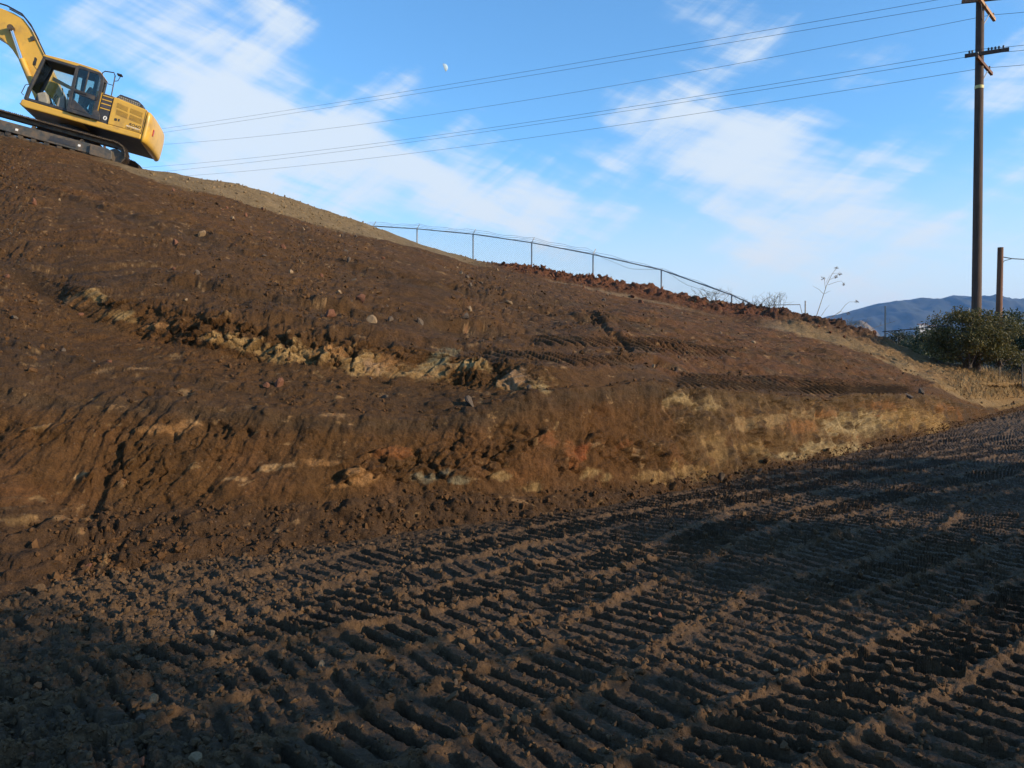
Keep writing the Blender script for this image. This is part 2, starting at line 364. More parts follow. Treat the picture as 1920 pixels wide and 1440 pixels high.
p6 = kn([(-520, 225), (0, 272), (100, 284), (180, 305), (216, 316), (325, 344), (437, 377), (541, 408), (667, 441), (790, 468), (850, 483), (900, 498), (1000, 520), (1100, 543), (1200, 565), (1350, 598), (1450, 614), (1500, 622), (1560, 640), (1650, 668), (1750, 700), (1800, 712), (1860, 722), (1920, 718), (2000, 712), (2450, 702)], 10) + jag(50, 2.5, 8)
d7 = kn([(-520, 26), (240, 26.6), (400, 29), (600, 33), (800, 36), (1000, 36.5), (1200, 35.5), (1500, 33), (1650, 32), (1800, 31.5), (1860, 33.5), (1920, 37), (2000, 44), (2150, 60), (2450, 84)])
d6 = np.minimum(d7 - kn([(-520, .8), (200, 1.0), (400, 2.5), (1000, 2.2), (1400, 2.5), (1700, 3), (2450, 3)]), d7 - .3)
p7 = kn([(-520, 212), (0, 256), (100, 274), (231, 303), (333, 324), (479, 351), (583, 385), (708, 426), (790, 457), (900, 490), (1000, 505), (1100, 522), (1200, 538), (1350, 572), (1440, 584), (1500, 592), (1560, 606), (1650, 634), (1700, 656), (1750, 673), (1800, 684), (1860, 693), (1920, 702), (2000, 703), (2450, 698)], 10)
A7 = unproj(PX, p7, d7)
pln = lambda x, y: 8.90 - .230 * ((x + 15.6) * .97 + (y - 28.6) * .25)      # the ground the machine stands on
lw = sstep(330, 240, PX)
def back(dd, zf):
    P = unproj(PX, p7, dd); P[:, 2] = zf; return P
d8 = d7 + 7
A8 = back(d8, A7[:, 2] - kn([(-520, 0), (900, .1), (1300, .2), (1600, 1.0), (1750, 2.0), (1850, .8), (1920, .2), (2450, .2)]))
A8[:, 2] = A8[:, 2] * (1 - lw) + lw * pln(A8[:, 0], A8[:, 1])
A7[:, 2] = A7[:, 2] * (1 - lw) + lw * pln(A7[:, 0], A7[:, 1])
A9 = back(d7 + 30, kn([(-520, 9), (400, 8.5), (800, 6), (1200, 3.5), (1500, 0), (1700, -6), (1850, -4), (2450, -2)]))
A10 = back(d7 + 90, kn([(-520, 8), (400, 7), (800, 3), (1200, -4), (1500, -10), (2450, -14)]))
A11 = back(d7 + 200, np.full(NC, -19.5))
curves = [unproj(PX, p0 + 6, d0 - .12), unproj(PX, p1, d1), unproj(PX, p2, d2), unproj(PX, p3, d3), unproj(PX, p4, d4), unproj(PX, p5, d5), unproj(PX, p6, d6), A7, A8, A9, A10, A11]
curves[0][:, 2] = -.12
rows_n = [55, 118, 62, 56, 112, 104, 34, 26, 10, 8, 6]
rows = []; T = []
for k, n in enumerate(rows_n):
    for i in range(n):
        t = i / n; rows.append(curves[k] * (1 - t) + curves[k + 1] * t); T.append(k + t)
rows.append(curves[-1]); T.append(len(rows_n)); T = np.array(T)
G = np.stack(rows)                                    # (rows, cols, 3)
for _ in range(5):                                    # round the breaks of slope
    G[1:-1] = .25 * G[:-2] + .5 * G[1:-1] + .25 * G[2:]
NR = len(G)
dv = np.linalg.norm(np.diff(G, axis=0), axis=2); Vlen = np.vstack([np.zeros(NC), np.cumsum(dv, 0)])
dsx = np.linalg.norm(np.diff(G, axis=1), axis=2)
Sc0 = np.broadcast_to(np.concatenate([[0], np.cumsum(np.linalg.norm(np.diff(curves[2][:, :2], axis=0), axis=1))])[None], (NR, NC))
tg = np.gradient(curves[2][:, :2], axis=0); kk = np.ones(41) / 41
tg = np.stack([np.convolve(np.pad(tg[:, i], 20, mode='edge'), kk, 'valid') for i in (0, 1)], -1); tg /= np.linalg.norm(tg, axis=1, keepdims=True)
dP = np.diff(G, axis=0); al = dP[..., 0] * tg[None, :, 0] + dP[..., 1] * tg[None, :, 1]
Vlen = np.vstack([np.zeros(NC), np.cumsum(np.sqrt(np.maximum((dP ** 2).sum(2) - al ** 2, 1e-8)), 0)])
off_ = G[..., :2] - curves[2][None, :, :2]
Slen = Sc0 + off_[..., 0] * tg[None, :, 0] + off_[..., 1] * tg[None, :, 1]
def normals(G):
    du = np.gradient(G, axis=1); dw = np.gradient(G, axis=0); n = np.cross(du, dw); return n / (np.linalg.norm(n, axis=2, keepdims=True) + 1e-9)
Nm = normals(G)
TT = np.broadcast_to(T[:, None], (NR, NC)).ravel(); PXX = np.broadcast_to(PX[None], (NR, NC)).ravel()
Gf = G.reshape(-1, 3); s_ = Slen.ravel().astype(np.float32); v_ = Vlen.ravel().astype(np.float32); dep = Gf[:, 1]
PYY = 720 - F * (((Gf[:, 2] - CAMZ) * math.cos(PITCH) + dep * math.sin(PITCH)) / (dep * math.cos(PITCH) - (Gf[:, 2] - CAMZ) * math.sin(PITCH)))
near = sstep(60, 45, dep)
def band(a, b, w=.12): return sstep(a - w, a + w, TT) * sstep(b + w, b - w, TT)
def blob(x, y, rx, ry): return np.clip(1.35 - np.hypot((PXX - x) / rx, (PYY - y) / ry), 0, 1)
z_apron, z_face, z_ledge, z_scarp = band(-1, 1), band(1, 2), band(2, 3), band(3, 4, .1) * sstep(1080, 980, PXX)
z_up, z_crest = band(4, 6, .05), band(6, 7, .1)
berm = sstep(880, 1010, PXX) * sstep(1720, 1600, PXX) * np.exp(-((TT - 6.95) / np.where(TT < 6.95, .62, .28)) ** 2)
grassb = sstep(1560, 1680, PXX) * np.maximum(sstep(5.3, 5.9, TT), sstep(1740, 1800, PXX) * sstep(3.8, 4.4, TT)) * sstep(9, 8, TT)
big = fbm(Gf, 2.6, 3, 3.3); mid = fbm(Gf, .55, 3, 9.1); fine = fbm(Gf, .14, 3, 5.7)
lumpy = fbm(Gf, .9, 2, 31.)
sl = s_ - v_ * .45 + mid * .10 + lumpy * .12                                    # streaks lean along the pull of the bucket
groove = fbm(P3(sl / .16, v_ / 1.1), 1.0, 3, 2.2, ridged=True)
groove2 = fbm(P3(sl / .45, v_ / 2.2), 1.0, 2, 7.2)
f1, f2, cid = cells(s_ + mid * .12, v_ * 1.3 + big * .1, .34); crack = np.clip((f2 - f1) / .35, 0, 1)
g1, g2, gid = cells(s_, v_, .085, 3.3); h1, h2, hid = cells(s_ + fine * .03, v_, .19, 8.1)
clodn = (.55 - g1) * .6 + (.55 - h1)
def clods(sc, thr, off, squash=1.0):
    c1, c2, ci = cells(s_ + fine * sc * .35, v_ * squash + mid * sc * .3, sc, off)
    return np.sqrt(np.maximum(0, .26 - c1 * c1)) * sstep(thr, thr + .12, ci), ci
cl1, _ = clods(.13, .55, 3.1); cl2, _ = clods(.27, .70, 7.7); cl3, _ = clods(.6, .80, 1.9)
patchy = sstep(-.25, .35, fbm(Gf, 1.9, 3, 55.))
rug = fbm(Gf, .30, 4, 77., .6); rugr = fbm(Gf, .8, 4, 37., .55, ridged=True)
grain = fbm(Gf, .065, 3, 66., .6); close = sstep(16, 9, dep)
disp = near * (big * (.10 + .10 * z_up) + lumpy * .045 + mid * (.022 + .02 * z_face) + fine * .010 + rug * .010) + close * grain * .011
disp += near * z_up * (.1 + .9 * patchy) * (cl1 * .04 + cl2 * .05 + cl3 * .05 - np.maximum(-rug - .25, 0) * .14 + np.maximum(rugr - .35, 0) * .05)
disp += near * z_up * np.maximum(fbm(P3(s_ * .8 - v_ * .5, v_ * .35 + s_ * .2), .5, 3, 12., ridged=True) - .35, 0) * -.08 * (1 - patchy)
jn = fbm(P3(s_ / 1.3, v_ * 0), 1.0, 4, 121.)
terr = fbm(P3(s_ / 5.0 + lumpy * .05, v_ / .85), 1.0, 3, 101.); bladem = fbm(P3(s_ / 3.0, v_ / .16), 1.0, 2, 111., ridged=True)
disp += near * z_up * (terr * .12 + bladem * .012 * (1 - patchy))
steps = [([(250, 520), (480, 566), (640, 588), (800, 604), (1000, 626)], .20, 20), ([(560, 470), (800, 540), (1000, 583), (1200, 610)], .16, 16), ([(0, 640), (200, 690), (480, 735), (650, 752)], .07, 22), ([(1150, 636), (1350, 664), (1600, 688)], .16, 14), ([(0, 330), (300, 430), (560, 500)], .16, 20), ([(640, 632), (800, 642), (980, 664)], .08, 12)]
fresh = np.zeros_like(TT)
for pl_, am_, w_ in steps:
    pl_ = np.array(pl_, float); u = np.interp(PXX, pl_[:, 0], pl_[:, 1]) + jn * 7 - PYY
    e_ = sstep(pl_[0, 0] - 40, pl_[0, 0] + 90, PXX) * sstep(pl_[-1, 0] + 40, pl_[-1, 0] - 90, PXX) * near * (TT > 2.05) * (TT < 6.1)
    disp += e_ * am_ * sstep(-4, 3, u) * np.exp(-np.maximum(u, 0) / w_) * (.7 + .6 * mid + .5 * rug)
    fresh = np.maximum(fresh, e_ * sstep(-16, -6, u) * sstep(6, 0, u))
disp += z_apron * (clodn * .035 + cl1 * .07 + cl2 * .10 + fine * .02 + rug * .04 + np.maximum(mid, 0) * .05 - np.maximum(-rug - .2, 0) * .15)
disp += z_face * (groove * .034 + groove2 * .08 + rug * .030 + cl1 * .025 + cl2 * .035 + np.maximum(rugr - .2, 0) * -.08 + np.maximum(-rug - .25, 0) * -.22)
disp += z_ledge * (cl1 * .045 + cl2 * .06 * patchy + rug * .02)
# broken rock of the seams: tilted blocks between cracks
def blocks(sc, off, aniso):
    u_, w_ = s_ + rug * sc * .22 + lumpy * sc * .2, v_ * aniso + rug * sc * .22
    c1, c2, ci, ox, oy = cells(u_, w_, sc, off, True)
    return (ci - .5) + (np.mod(ci * 7.13, 1) - .5) * 2.4 * ox + (np.mod(ci * 13.7, 1) - .5) * 2.4 * oy, sstep(.10, .0, c2 - c1)
bl1, ck1 = blocks(.40, 5.2, 1.5); bl2, ck2 = blocks(.15, 2.2, 1.7)
crack = 1 - ck1
frac = fbm(Gf, .22, 4, 88., .6, ridged=True); frac2 = fbm(Gf * [1, 1, 1.6], .55, 4, 48., .6, ridged=True)
blk = bl1 * .085 + bl2 * .07 - ck1 * .03 - ck2 * .012 + (frac - .2) * .03 + (frac2 - .2) * .06
over = fbm(P3(s_, v_ * .2), .55, 4, 4., .6)
rock = z_scarp
disp += rock * (blk * (.45 + .4 * sstep(-.2, .3, fbm(Gf, 1.2, 2, 151.))) + over * .06 + np.minimum(fbm(P3(s_, v_ * .6), .35, 4, 14., .6) + .2, 0) * .16) * sstep(60, 200, PXX)
lip = sstep(3.55, 3.9, TT) * sstep(4.25, 4.02, TT) * sstep(1080, 980, PXX)
disp += lip * (over * .06 + np.minimum(fbm(Gf, .3, 4, 24., .6), 0) * .10)
rightrock = z_face * sstep(1180, 1320, PXX) * sstep(1830, 1760, PXX)
disp += rightrock * (rug * .035 + np.maximum(fbm(P3(s_ - v_ * .3, v_ * 1.2), .55, 5, 131., .62), 0) * .16)
disp += rightrock * blk * .75 * sstep(-.25, .25, fbm(Gf, .8, 2, 29.))
leftrock = z_face * sstep(1.1, 1.25, TT) * sstep(1.9, 1.5, TT) * (1 - rightrock)
disp += leftrock * blk * .75 * sstep(-.1, .35, fbm(Gf, .9, 2, 19.))
k1, k2, kid = cells(s_, v_, .42, 5.5)
disp += berm * (.08 + (kid - .3) * .22 * np.clip((k2 - k1) / .3, 0, 1) + np.maximum(clodn, -.2) * .10 + mid * .1)
disp += grassb * (fbm(P3(sl / .5, v_ / 1.6), 1.0, 3, 13.) * .14 + fine * .05 + groove * .05)
# prints of a crawler running along the benches
def prints(x0, x1, yc, hw, slope, dpt):
    yy = PYY - (yc + (PXX - x0) * slope); m = sstep(x0 - 20, x0 + 25, PXX) * sstep(x1 + 25, x1 - 25, PXX) * sstep(hw + 3, hw - 3, np.abs(yy))
    a = Gf[:, 0] * .80 + Gf[:, 1] * .60
    ph = a / .24 + fbm(Gf, .7, 2, 21.) * .35; tri = np.abs(ph - np.floor(ph) - .5) * 2
    return -m * dpt * sstep(.58, .85, tri) + m * dpt * .3 * sstep(.5, .2, tri)
calm = np.zeros_like(TT)
for a in [(1000, 1290, 632, 9, .045), (900, 1180, 662, 10, .055), (1185, 1370, 650, 9, .06), (1270, 1600, 712, 15, .035), (1500, 1700, 724, 10, .03)]:
    calm = np.maximum(calm, sstep(a[0] - 20, a[0] + 25, PXX) * sstep(a[1] + 25, a[1] - 25, PXX) * sstep(a[3] + 3, a[3] - 3, np.abs(PYY - a[2] - (PXX - a[0]) * a[4])))
disp *= 1 - .6 * calm
for a in [(1000, 1290, 632, 7, .045, .10), (900, 1180, 662, 9, .055, .09), (1185, 1370, 650, 7, .06, .12), (1270, 1600, 712, 13, .035, .12), (1500, 1700, 724, 9, .03, .1), (1090, 1210, 598, 5, .05, .07)]:
    disp += prints(*a) * .85
gouge = np.zeros_like(TT)                              # the diagonal gouge left by the bucket
for (xa, ya, xb, yb, w) in [(1098, 585, 1180, 655, 10), (1228, 678, 1262, 694, 6)]:
    t = np.clip(((PXX - xa) * (xb - xa) + (PYY - ya) * (yb - ya)) / ((xb - xa) ** 2 + (yb - ya) ** 2), 0, 1)
    gouge = np.maximum(gouge, sstep(w, w * .3, np.hypot(PXX - xa - t * (xb - xa), PYY - ya - t * (yb - ya))))
disp -= gouge * (.07 + .12 * np.clip(clodn, -.3, .3))
flat = sstep(6.9, 7.1, TT) * sstep(420, 260, PXX); disp *= 1 - .85 * flat
disp *= sstep(9.2, 8.6, TT)
Gd = Gf + Nm.reshape(-1, 3) * disp[:, None]
# --- colour of the ground itself
def rgb(*c): return np.array(c, np.float32)
col = np.empty((len(TT), 3), np.float32); col[:] = rgb(.098, .049, .0175)
def paint(m, c):
    global col
    m = np.clip(m, 0, 1)[:, None]; col = col * (1 - m) + m * rgb(*c)
cn = fbm(Gf, 2.2, 4, 71.); cn2 = fbm(Gf, .8, 4, 91.); cn3 = fbm(Gf, .25, 3, 17.)
paint(sstep(.0, .5, cn) * .7, (.072, .041, .019)); paint(sstep(.05, .6, -cn) * .6, (.120, .053, .017))
paint(sstep(.15, .55, cn2) * .55 * near, (.053, .034, .019))
paint(fresh * .6 * sstep(-.3, .3, cn3), (.055, .036, .021)); paint(sstep(950, 1250, PXX) * z_up * sstep(-.2, .3, cn2 + .1) * .6, (.13, .056, .022))
paint(z_up * sstep(880, 1100, PXX) * sstep(.1, .4, fbm(P3(s_, v_ * 2.5), 1.5, 3, 6.)) * .6, (.098, .063, .032))
paint(z_face * sstep(1150, 1000, PXX) * sstep(-.2, .35, cn2) * .7, (.118, .056, .022))
paint(z_face * sstep(.12, .5, fbm(P3(s_, v_ * 1.4), .9, 4, 41.)) * .75, (.16, .07, .024))
paint(z_face * sstep(.1, .4, cn) * .5, (.070, .046, .027)); paint(z_face * sstep(1.72, 1.95, TT + cn2 * .1) * .7, (.058, .042, .026))
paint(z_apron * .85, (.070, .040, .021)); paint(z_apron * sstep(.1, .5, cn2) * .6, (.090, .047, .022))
tan = np.clip(sstep(5.93, 6.05, TT + mid * .06) * sstep(960, 840, PXX) + 0, 0, 1) * sstep(160, 240, PXX + mid * 40)
paint(tan * .95, (.20, .14, .072)); paint(tan * sstep(.1, .5, cn2) * .5, (.25, .18, .10))
tanr = sstep(1405, 1470, PXX) * sstep(5.80, 5.98, TT + mid * .08) * sstep(6.75, 6.45, TT) * (1 - sstep(1800, 1860, PXX))
tanr = np.maximum(tanr, sstep(1000, 1060, PXX) * sstep(1420, 1200, PXX) * sstep(5.97, 6.03, TT) * sstep(6.3, 6.15, TT) * .7)
paint(tanr * .9, (.30, .21, .115))
paint(berm * 1.5 * sstep(-.5, .1, cn3 + .4), (.125, .05, .024)); paint(berm * sstep(.1, .4, cn3) * .8, (.07, .032, .02)); paint(berm * sstep(1400, 1520, PXX) * .8, (.05, .03, .02))
bnd = np.interp(PXX, [1405, 1450, 1560, 1650, 1720, 1800, 1880, 1960, 2100], [603, 612, 643, 672, 706, 748, 768, 760, 742]) + cn2 * 8
bank_m = sstep(1440, 1500, PXX) * sstep(3, -3, PYY - bnd) * (TT > 1.2) * (1 - berm)
paint(bank_m, (.21, .125, .052)); paint(bank_m * sstep(-20, -8, PYY - bnd + cn3 * 12) * .7, (.235, .158, .075))
paint(bank_m * sstep(.05, .4, cn3) * .6 * sstep(-10, -24, PYY - bnd), (.12, .062, .028)); paint(bank_m * sstep(.15, .5, cn2) * .6, (.26, .175, .08)); paint(bank_m * sstep(1780, 1880, PXX) * .5, (.20, .125, .05))
sn1 = fbm(P3(s_, v_ * 1.7), .42, 5, 23., .62); sn2 = fbm(P3(s_, v_ * 1.7), .16, 4, 63., .62)
def seam(b, c, k=1.0, thr=.0):
    f_ = math.sin(c[0] * 97)
    e = b * .95 + sn1 * .85 * (1 if f_ > 0 else -1) + sn2 * .45 + (bl1 * .25 + bl2 * .10) - .30 - thr
    paint(sstep(.05, .60, e) * k * (1 - .5 * ck1) * (1 - .3 * ck2) * (.75 + .25 * np.clip(sn2 * 2 + .6, 0, 1)), c)
def seams(lst, c, k=1.0):
    b = np.zeros_like(TT)
    for x, y, rx, ry in lst: b = np.maximum(b, blob(x, y, rx, ry))
    seam(b, c, k)
sc = z_scarp * sstep(3.85, 3.45, TT) * sstep(90, 150, PXX) * (.35 + .65 * sstep(-.15, .25, fbm(P3(s_, v_ * .3), 1.1, 3, 161.)))
seam(sc * .55 * sstep(-.2, .3, fbm(P3(s_, v_), .9, 2, 61.) + .05), (.20, .105, .045), .9)
seam(z_scarp * sstep(3.75, 3.3, TT) * sstep(440, 520, PXX) * .75 * sstep(-.3, .15, fbm(P3(s_, v_ * .3), .9, 3, 171.)), (.33, .205, .085), .95)
seam(sc * sstep(3.7, 3.2, TT) * sstep(-.15, .35, fbm(P3(s_, v_), 1.3, 3, 67.) + .02) * .9, (.33, .205, .085), .95, .05)
seams([(560, 665, 90, 22), (680, 688, 50, 22), (500, 655, 60, 16), (180, 555, 26, 12), (230, 590, 30, 12), (420, 640, 50, 12)], (.36, .225, .09))
seams([(620, 660, 40, 14), (730, 680, 30, 18), (870, 690, 40, 16), (150, 570, 30, 14), (300, 610, 40, 10)], (.27, .135, .05))
seams([(700, 690, 26, 16), (965, 715, 40, 18)], (.33, .20, .105)); seams([(820, 680, 30, 14), (840, 660, 30, 10)], (.25, .195, .10))
seams([(890, 690, 40, 10), (1015, 732, 20, 8), (800, 690, 25, 12)], (.36, .245, .11))
paint(z_face * sstep(1230, 1320, PXX) * sstep(1810, 1750, PXX) * sstep(-.35, .35, sn1 + .1) * .65, (.165, .10, .042))
seams([(1290, 752, 62, 13), (1330, 765, 40, 10)], (.34, .235, .11))
seams([(1440, 788, 60, 14), (1520, 775, 60, 12), (1390, 795, 40, 14)], (.27, .175, .08))
seams([(1600, 795, 90, 28), (1560, 840, 80, 18), (1480, 855, 60, 10)], (.35, .255, .125)); seams([(1700, 785, 60, 24), (1745, 795, 40, 24)], (.30, .185, .07))
seams([(1500, 800, 46, 18), (1650, 760, 40, 12), (1770, 766, 22, 11), (1545, 775, 30, 12)], (.22, .10, .035))
seams([(1285, 890, 60, 26), (1230, 895, 50, 18), (1360, 850, 50, 18), (1330, 832, 30, 14), (1420, 840, 40, 16)], (.26, .16, .065))
dk = sstep(.02, .32, fbm(P3(s_ - v_ * .3, v_ * 1.2), .55, 5, 131., .62))
paint(rightrock * dk * .85, (.075, .047, .025)); paint(rightrock * sstep(.2, .5, fbm(P3(s_, v_ * 1.5), .3, 4, 141., .6)) * .5, (.20, .09, .032))
seams([(285, 810, 40, 14), (355, 795, 34, 14), (330, 810, 30, 10), (600, 870, 36, 12), (675, 900, 46, 16), (640, 915, 30, 8)], (.28, .145, .055))
seams([(510, 877, 46, 9), (445, 897, 28, 8), (365, 790, 22, 8), (150, 890, 16, 7)], (.36, .22, .10))
seams([(800, 897, 46, 13), (850, 905, 24, 9)], (.20, .165, .10)); seams([(940, 895, 24, 12), (1000, 912, 26, 14), (1110, 888, 26, 14), (1135, 895, 16, 12)], (.28, .18, .075))
seams([(1075, 855, 22, 34), (1025, 825, 24, 16), (1165, 835, 18, 10), (740, 850, 40, 16)], (.19, .075, .026))
seams([(1090, 850, 12, 24)], (.22, .07, .024))
col *= .93 * (1 + .26 * cn3 * near + .16 * cn2 * near)[:, None]; col = np.clip(col, .012, .7)
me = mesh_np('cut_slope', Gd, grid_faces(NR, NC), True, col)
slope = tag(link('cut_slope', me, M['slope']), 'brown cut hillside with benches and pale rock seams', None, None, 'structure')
GN = normals(Gd.reshape(NR, NC, 3)).reshape(-1, 3)

# --- the muddy track in front
dmin = 2.15
pxr = np.concatenate([np.linspace(-800, -60, 90, endpoint=False), np.linspace(-60, 1980, 1050), np.linspace(1980, 2700, 70)[1:], np.linspace(2700, 3500, 40)[1:]])
dtoe = np.interp(pxr, PX, d1 + .15)
RN = 500; w = np.linspace(0, 1, RN)[:, None]
near_d = np.interp(np.abs(pxr - 960), [1000, 1200, 2600], [2.9, 2.15, 1.2])
dd = 1 / ((1 / near_d) * (1 - w) + (1 / dtoe) * w) * .6 + .4 * (near_d * (dtoe / near_d) ** w)
gx = ((pxr - 960) / F * dd).ravel().astype(np.float32); gy = dd.ravel().astype(np.float32)
TD = (.766, .643); wob = fbm(P3(gx, gy), 3.0, 2, 8.) * .16
a_ = gx * TD[0] + gy * TD[1]; b_ = -gx * TD[1] + gy * TD[0] + wob
gp = P3(gx, gy)
gb = fbm(gp, 1.7, 3, 4.); gm = fbm(gp, .38, 3, 6.); gf = fbm(gp, .11, 3, 2.); gff = fbm(gp, .04, 2, 12.)
e1, e2, eid = cells(gx, gy, .075, 1.3); q1, q2, qid = cells(gx + gm * .05, gy, .16, 4.3)
def hsh_(x, k): v = np.sin(x * 12.9898 + k * 78.233) * 43758.5453; return v - np.floor(v)
def lanes(a, b, wd, seed, pitch):
    ln = np.floor(b / wd); fr = b / wd - ln; hA_ = hsh_(ln, seed); hB_ = hsh_(ln, seed + 3.3)
    ph = a / pitch * (.94 + .12 * hB_) + hA_ * 5.0 + (fr - .5) * (hB_ - .5) * 1.8 + gm * .10 + gb * .12
    k = np.floor(ph); t = ph - k; hk = hsh_(k + ln * 17.0, seed + 1.7); hk2 = hsh_(k + ln * 31.0, seed + 5.1)
    reach = .34 + .12 * hk                                      # prints end at uneven lengths
    inn = sstep(reach + .05, reach - .05, np.abs(fr - .5 + (hk2 - .5) * .12))
    wdt = .28 + .18 * hk2
    slot = sstep(.08, .14, t) * sstep(.11 + wdt, .06 + wdt, t) * inn * (.5 + .7 * hk)
    rise = np.exp(-((t - (.18 + wdt)) / .09) ** 2) * inn
    edge = sstep(.36, .5, np.abs(fr - .5))
    return slot, rise, edge, hB_, hA_
sl1, ri1, ed1, hA, hB = lanes(a_, b_, .56, .7, .158)
sl2, ri2, ed2, hC, hD = lanes(a_ * .972 + b_ * .235, b_ * .972 - a_ * .235, .68, 2.1, .16)
mk = sstep(.05, .3, fbm(gp, 2.4, 2, 33.)); slot = sl1 * (1 - mk) + sl2 * mk; rise = ri1 * (1 - mk) + ri2 * mk; edge = np.maximum(ed1 * (1 - mk), ed2 * mk); hh = hA * (1 - mk) + hC * mk
brk = sstep(-.45, .15, gm + .25 * gb + .2)                     # where prints have crumbled
toe_r = np.broadcast_to(dtoe[None], dd.shape).ravel(); tomid = sstep(.1, 1.2, toe_r - gy + gb * .6) 
amp = (.35 + .9 * hh) * (.25 + .75 * brk) * tomid * sstep(-.75, -.2, fbm(gp, .30, 3, 71.))
tracky = sstep(-2.4, -.6, gx + gm + (gy - 4) * .1)             # left part is churned, with few clean prints
amp *= .55 + .45 * tracky
def gclods(sc, thr, off):
    c1, c2, ci = cells(gx + gf * sc * .35, gy + gm * sc * .4, sc, off); return np.sqrt(np.maximum(0, .26 - c1 * c1)) * sstep(thr, thr + .12, ci)
gc1 = gclods(.05, .45, 2.); gc2 = gclods(.10, .62, 5.); gc3 = gclods(.2, .80, 9.)
grug = fbm(gp, .13, 4, 61., .62); loose = np.clip(1 - tracky * brk, 0, 1)
soft = np.clip(rise * amp * .9 + edge * .6 + .05 + sstep(.2, .55, fbm(gp, .6, 3, 83.)) * .6 + loose * .9 + sstep(.1, .5, gm) * .4, 0, 1.2)
zg = gb * .03 + gm * .015 - slot * .075 * amp * (1 + .5 * gf) + rise * .014 * amp + edge * (.016 + .045 * np.maximum(fbm(gp, .45, 3, 29.) + .1, 0)) * tomid
zg = zg + grug * (.008 + .012 * soft) + gff * .009 + gc1 * (.009 + .022 * soft) + gc2 * (.006 + .040 * soft) + gc3 * (.006 + .05 * soft)
zg = zg - np.maximum(-grug - .22, 0) * .10 * (loose + .15)
V = np.stack([gx, gy, zg], -1)
gc = np.empty((len(gx), 3), np.float32); gc[:] = rgb(.088, .054, .029)
def gpaint(m, c):
    global gc
    m = np.clip(m, 0, 1)[:, None]; gc = gc * (1 - m) + m * rgb(*c)
gpaint(sstep(.0, .5, gb) * .6, (.108, .063, .030)); gpaint(sstep(.1, .5, fbm(gp, .8, 3, 51.)) * .5, (.058, .038, .023))
gpaint(np.maximum(edge * .8, np.maximum(.45 - e1, 0) * 1.5 * rise) * .8, (.135, .074, .033))
gpaint(slot * amp * sstep(.0, .4, fbm(gp, .3, 2, 15.)) * .5, (.105, .076, .050))
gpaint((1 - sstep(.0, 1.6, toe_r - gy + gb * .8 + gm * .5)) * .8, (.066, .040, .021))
gpaint(sstep(-1.0, -3.5, gx + gb) * sstep(3.8, 5.2, gy) * .5, (.088, .054, .028))
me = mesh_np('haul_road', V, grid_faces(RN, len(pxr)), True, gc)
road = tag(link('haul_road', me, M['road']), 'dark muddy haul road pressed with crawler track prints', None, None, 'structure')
RNm = normals(V.reshape(RN, len(pxr), 3)).reshape(-1, 3)

# --- one coarse sheet to the horizon
rr = np.concatenate([[0], np.geomspace(2, 14000, 46)]); aa = np.radians(np.linspace(0, 360, 145))
Rg, Ag = np.meshgrid(rr, aa, indexing='ij'); X = Rg * np.sin(Ag); Y = Rg * np.cos(Ag)
dg = (np.degrees(Ag) + 180) % 360 - 180; frontal = sstep(-50, -46, dg) * sstep(59, 56, dg)
Z = np.where(Rg < 1.5, -.4 * frontal, -.45 * frontal) - .02
Z = Z - 20 * sstep(60, 240, Rg)
Z = np.where((Rg < 60), Z, Z)
me = mesh_np('ground', np.stack([X, Y, Z], -1).reshape(-1, 3), grid_faces(len(rr), len(aa))[:, ::-1], True)
tag(link('ground', me, M['ground']), 'open ground of the valley floor', None, None, 'structure')

# --- unseen earth bank, added out of view to shade the road
L2 = np.array([-.94, .34]) / np.hypot(.94, .34); Q2 = np.array([.34, .94]) / np.hypot(.94, .34)
q = np.concatenate([np.linspace(-22, -3, 60), np.linspace(-2.95, 12, 240), np.linspace(12.2, 70, 200)]); t = np.linspace(-1, 1, 31)
pc = np.interp(q, [-22, 3.8, 5, 6.9, 15.5, 22.5, 70], [-7.8, -7.8, -8.0, -8.5, -12.3, -15.9, -39])
hq = np.interp(q, [-22, -3, 0, 3.0, 3.6, 4.2, 5.2, 5.9, 6.8, 9, 9.6, 10.4, 12, 22, 40, 70], [1.0, 1.5, 1.6, 1.5, 1.1, .5, .5, .9, 1.2, 1.25, 1.1, 1.2, 1.2, 1.2, 1.1, 1.0])
hq = hq + .26 * fbm(P3(q / .9, q * 0), 1, 3, 5.) + .22 * fbm(P3(q / .3, q * 0), 1, 3, 9.)
Qg, Tg = np.meshgrid(q, t, indexing='ij'); prof = np.clip(1 - np.abs(Tg) ** 1.6, 0, 1)
pp = pc[:, None] + Tg * 1.45
bx = Qg * Q2[0] + pp * L2[0]; by = Qg * Q2[1] + pp * L2[1]
bz = hq[:, None] * prof - .08 + .12 * fbm(P3(bx.ravel(), by.ravel()), .4, 3, 3.).reshape(bx.shape) * prof
me = mesh_np('shade_bank', np.stack([bx, by, bz], -1).reshape(-1, 3), grid_faces(len(q), len(t)), True)
tag(link('shade_bank', me, M['bank']), 'unseen earth bank added to shade the road', None, None, 'structure')
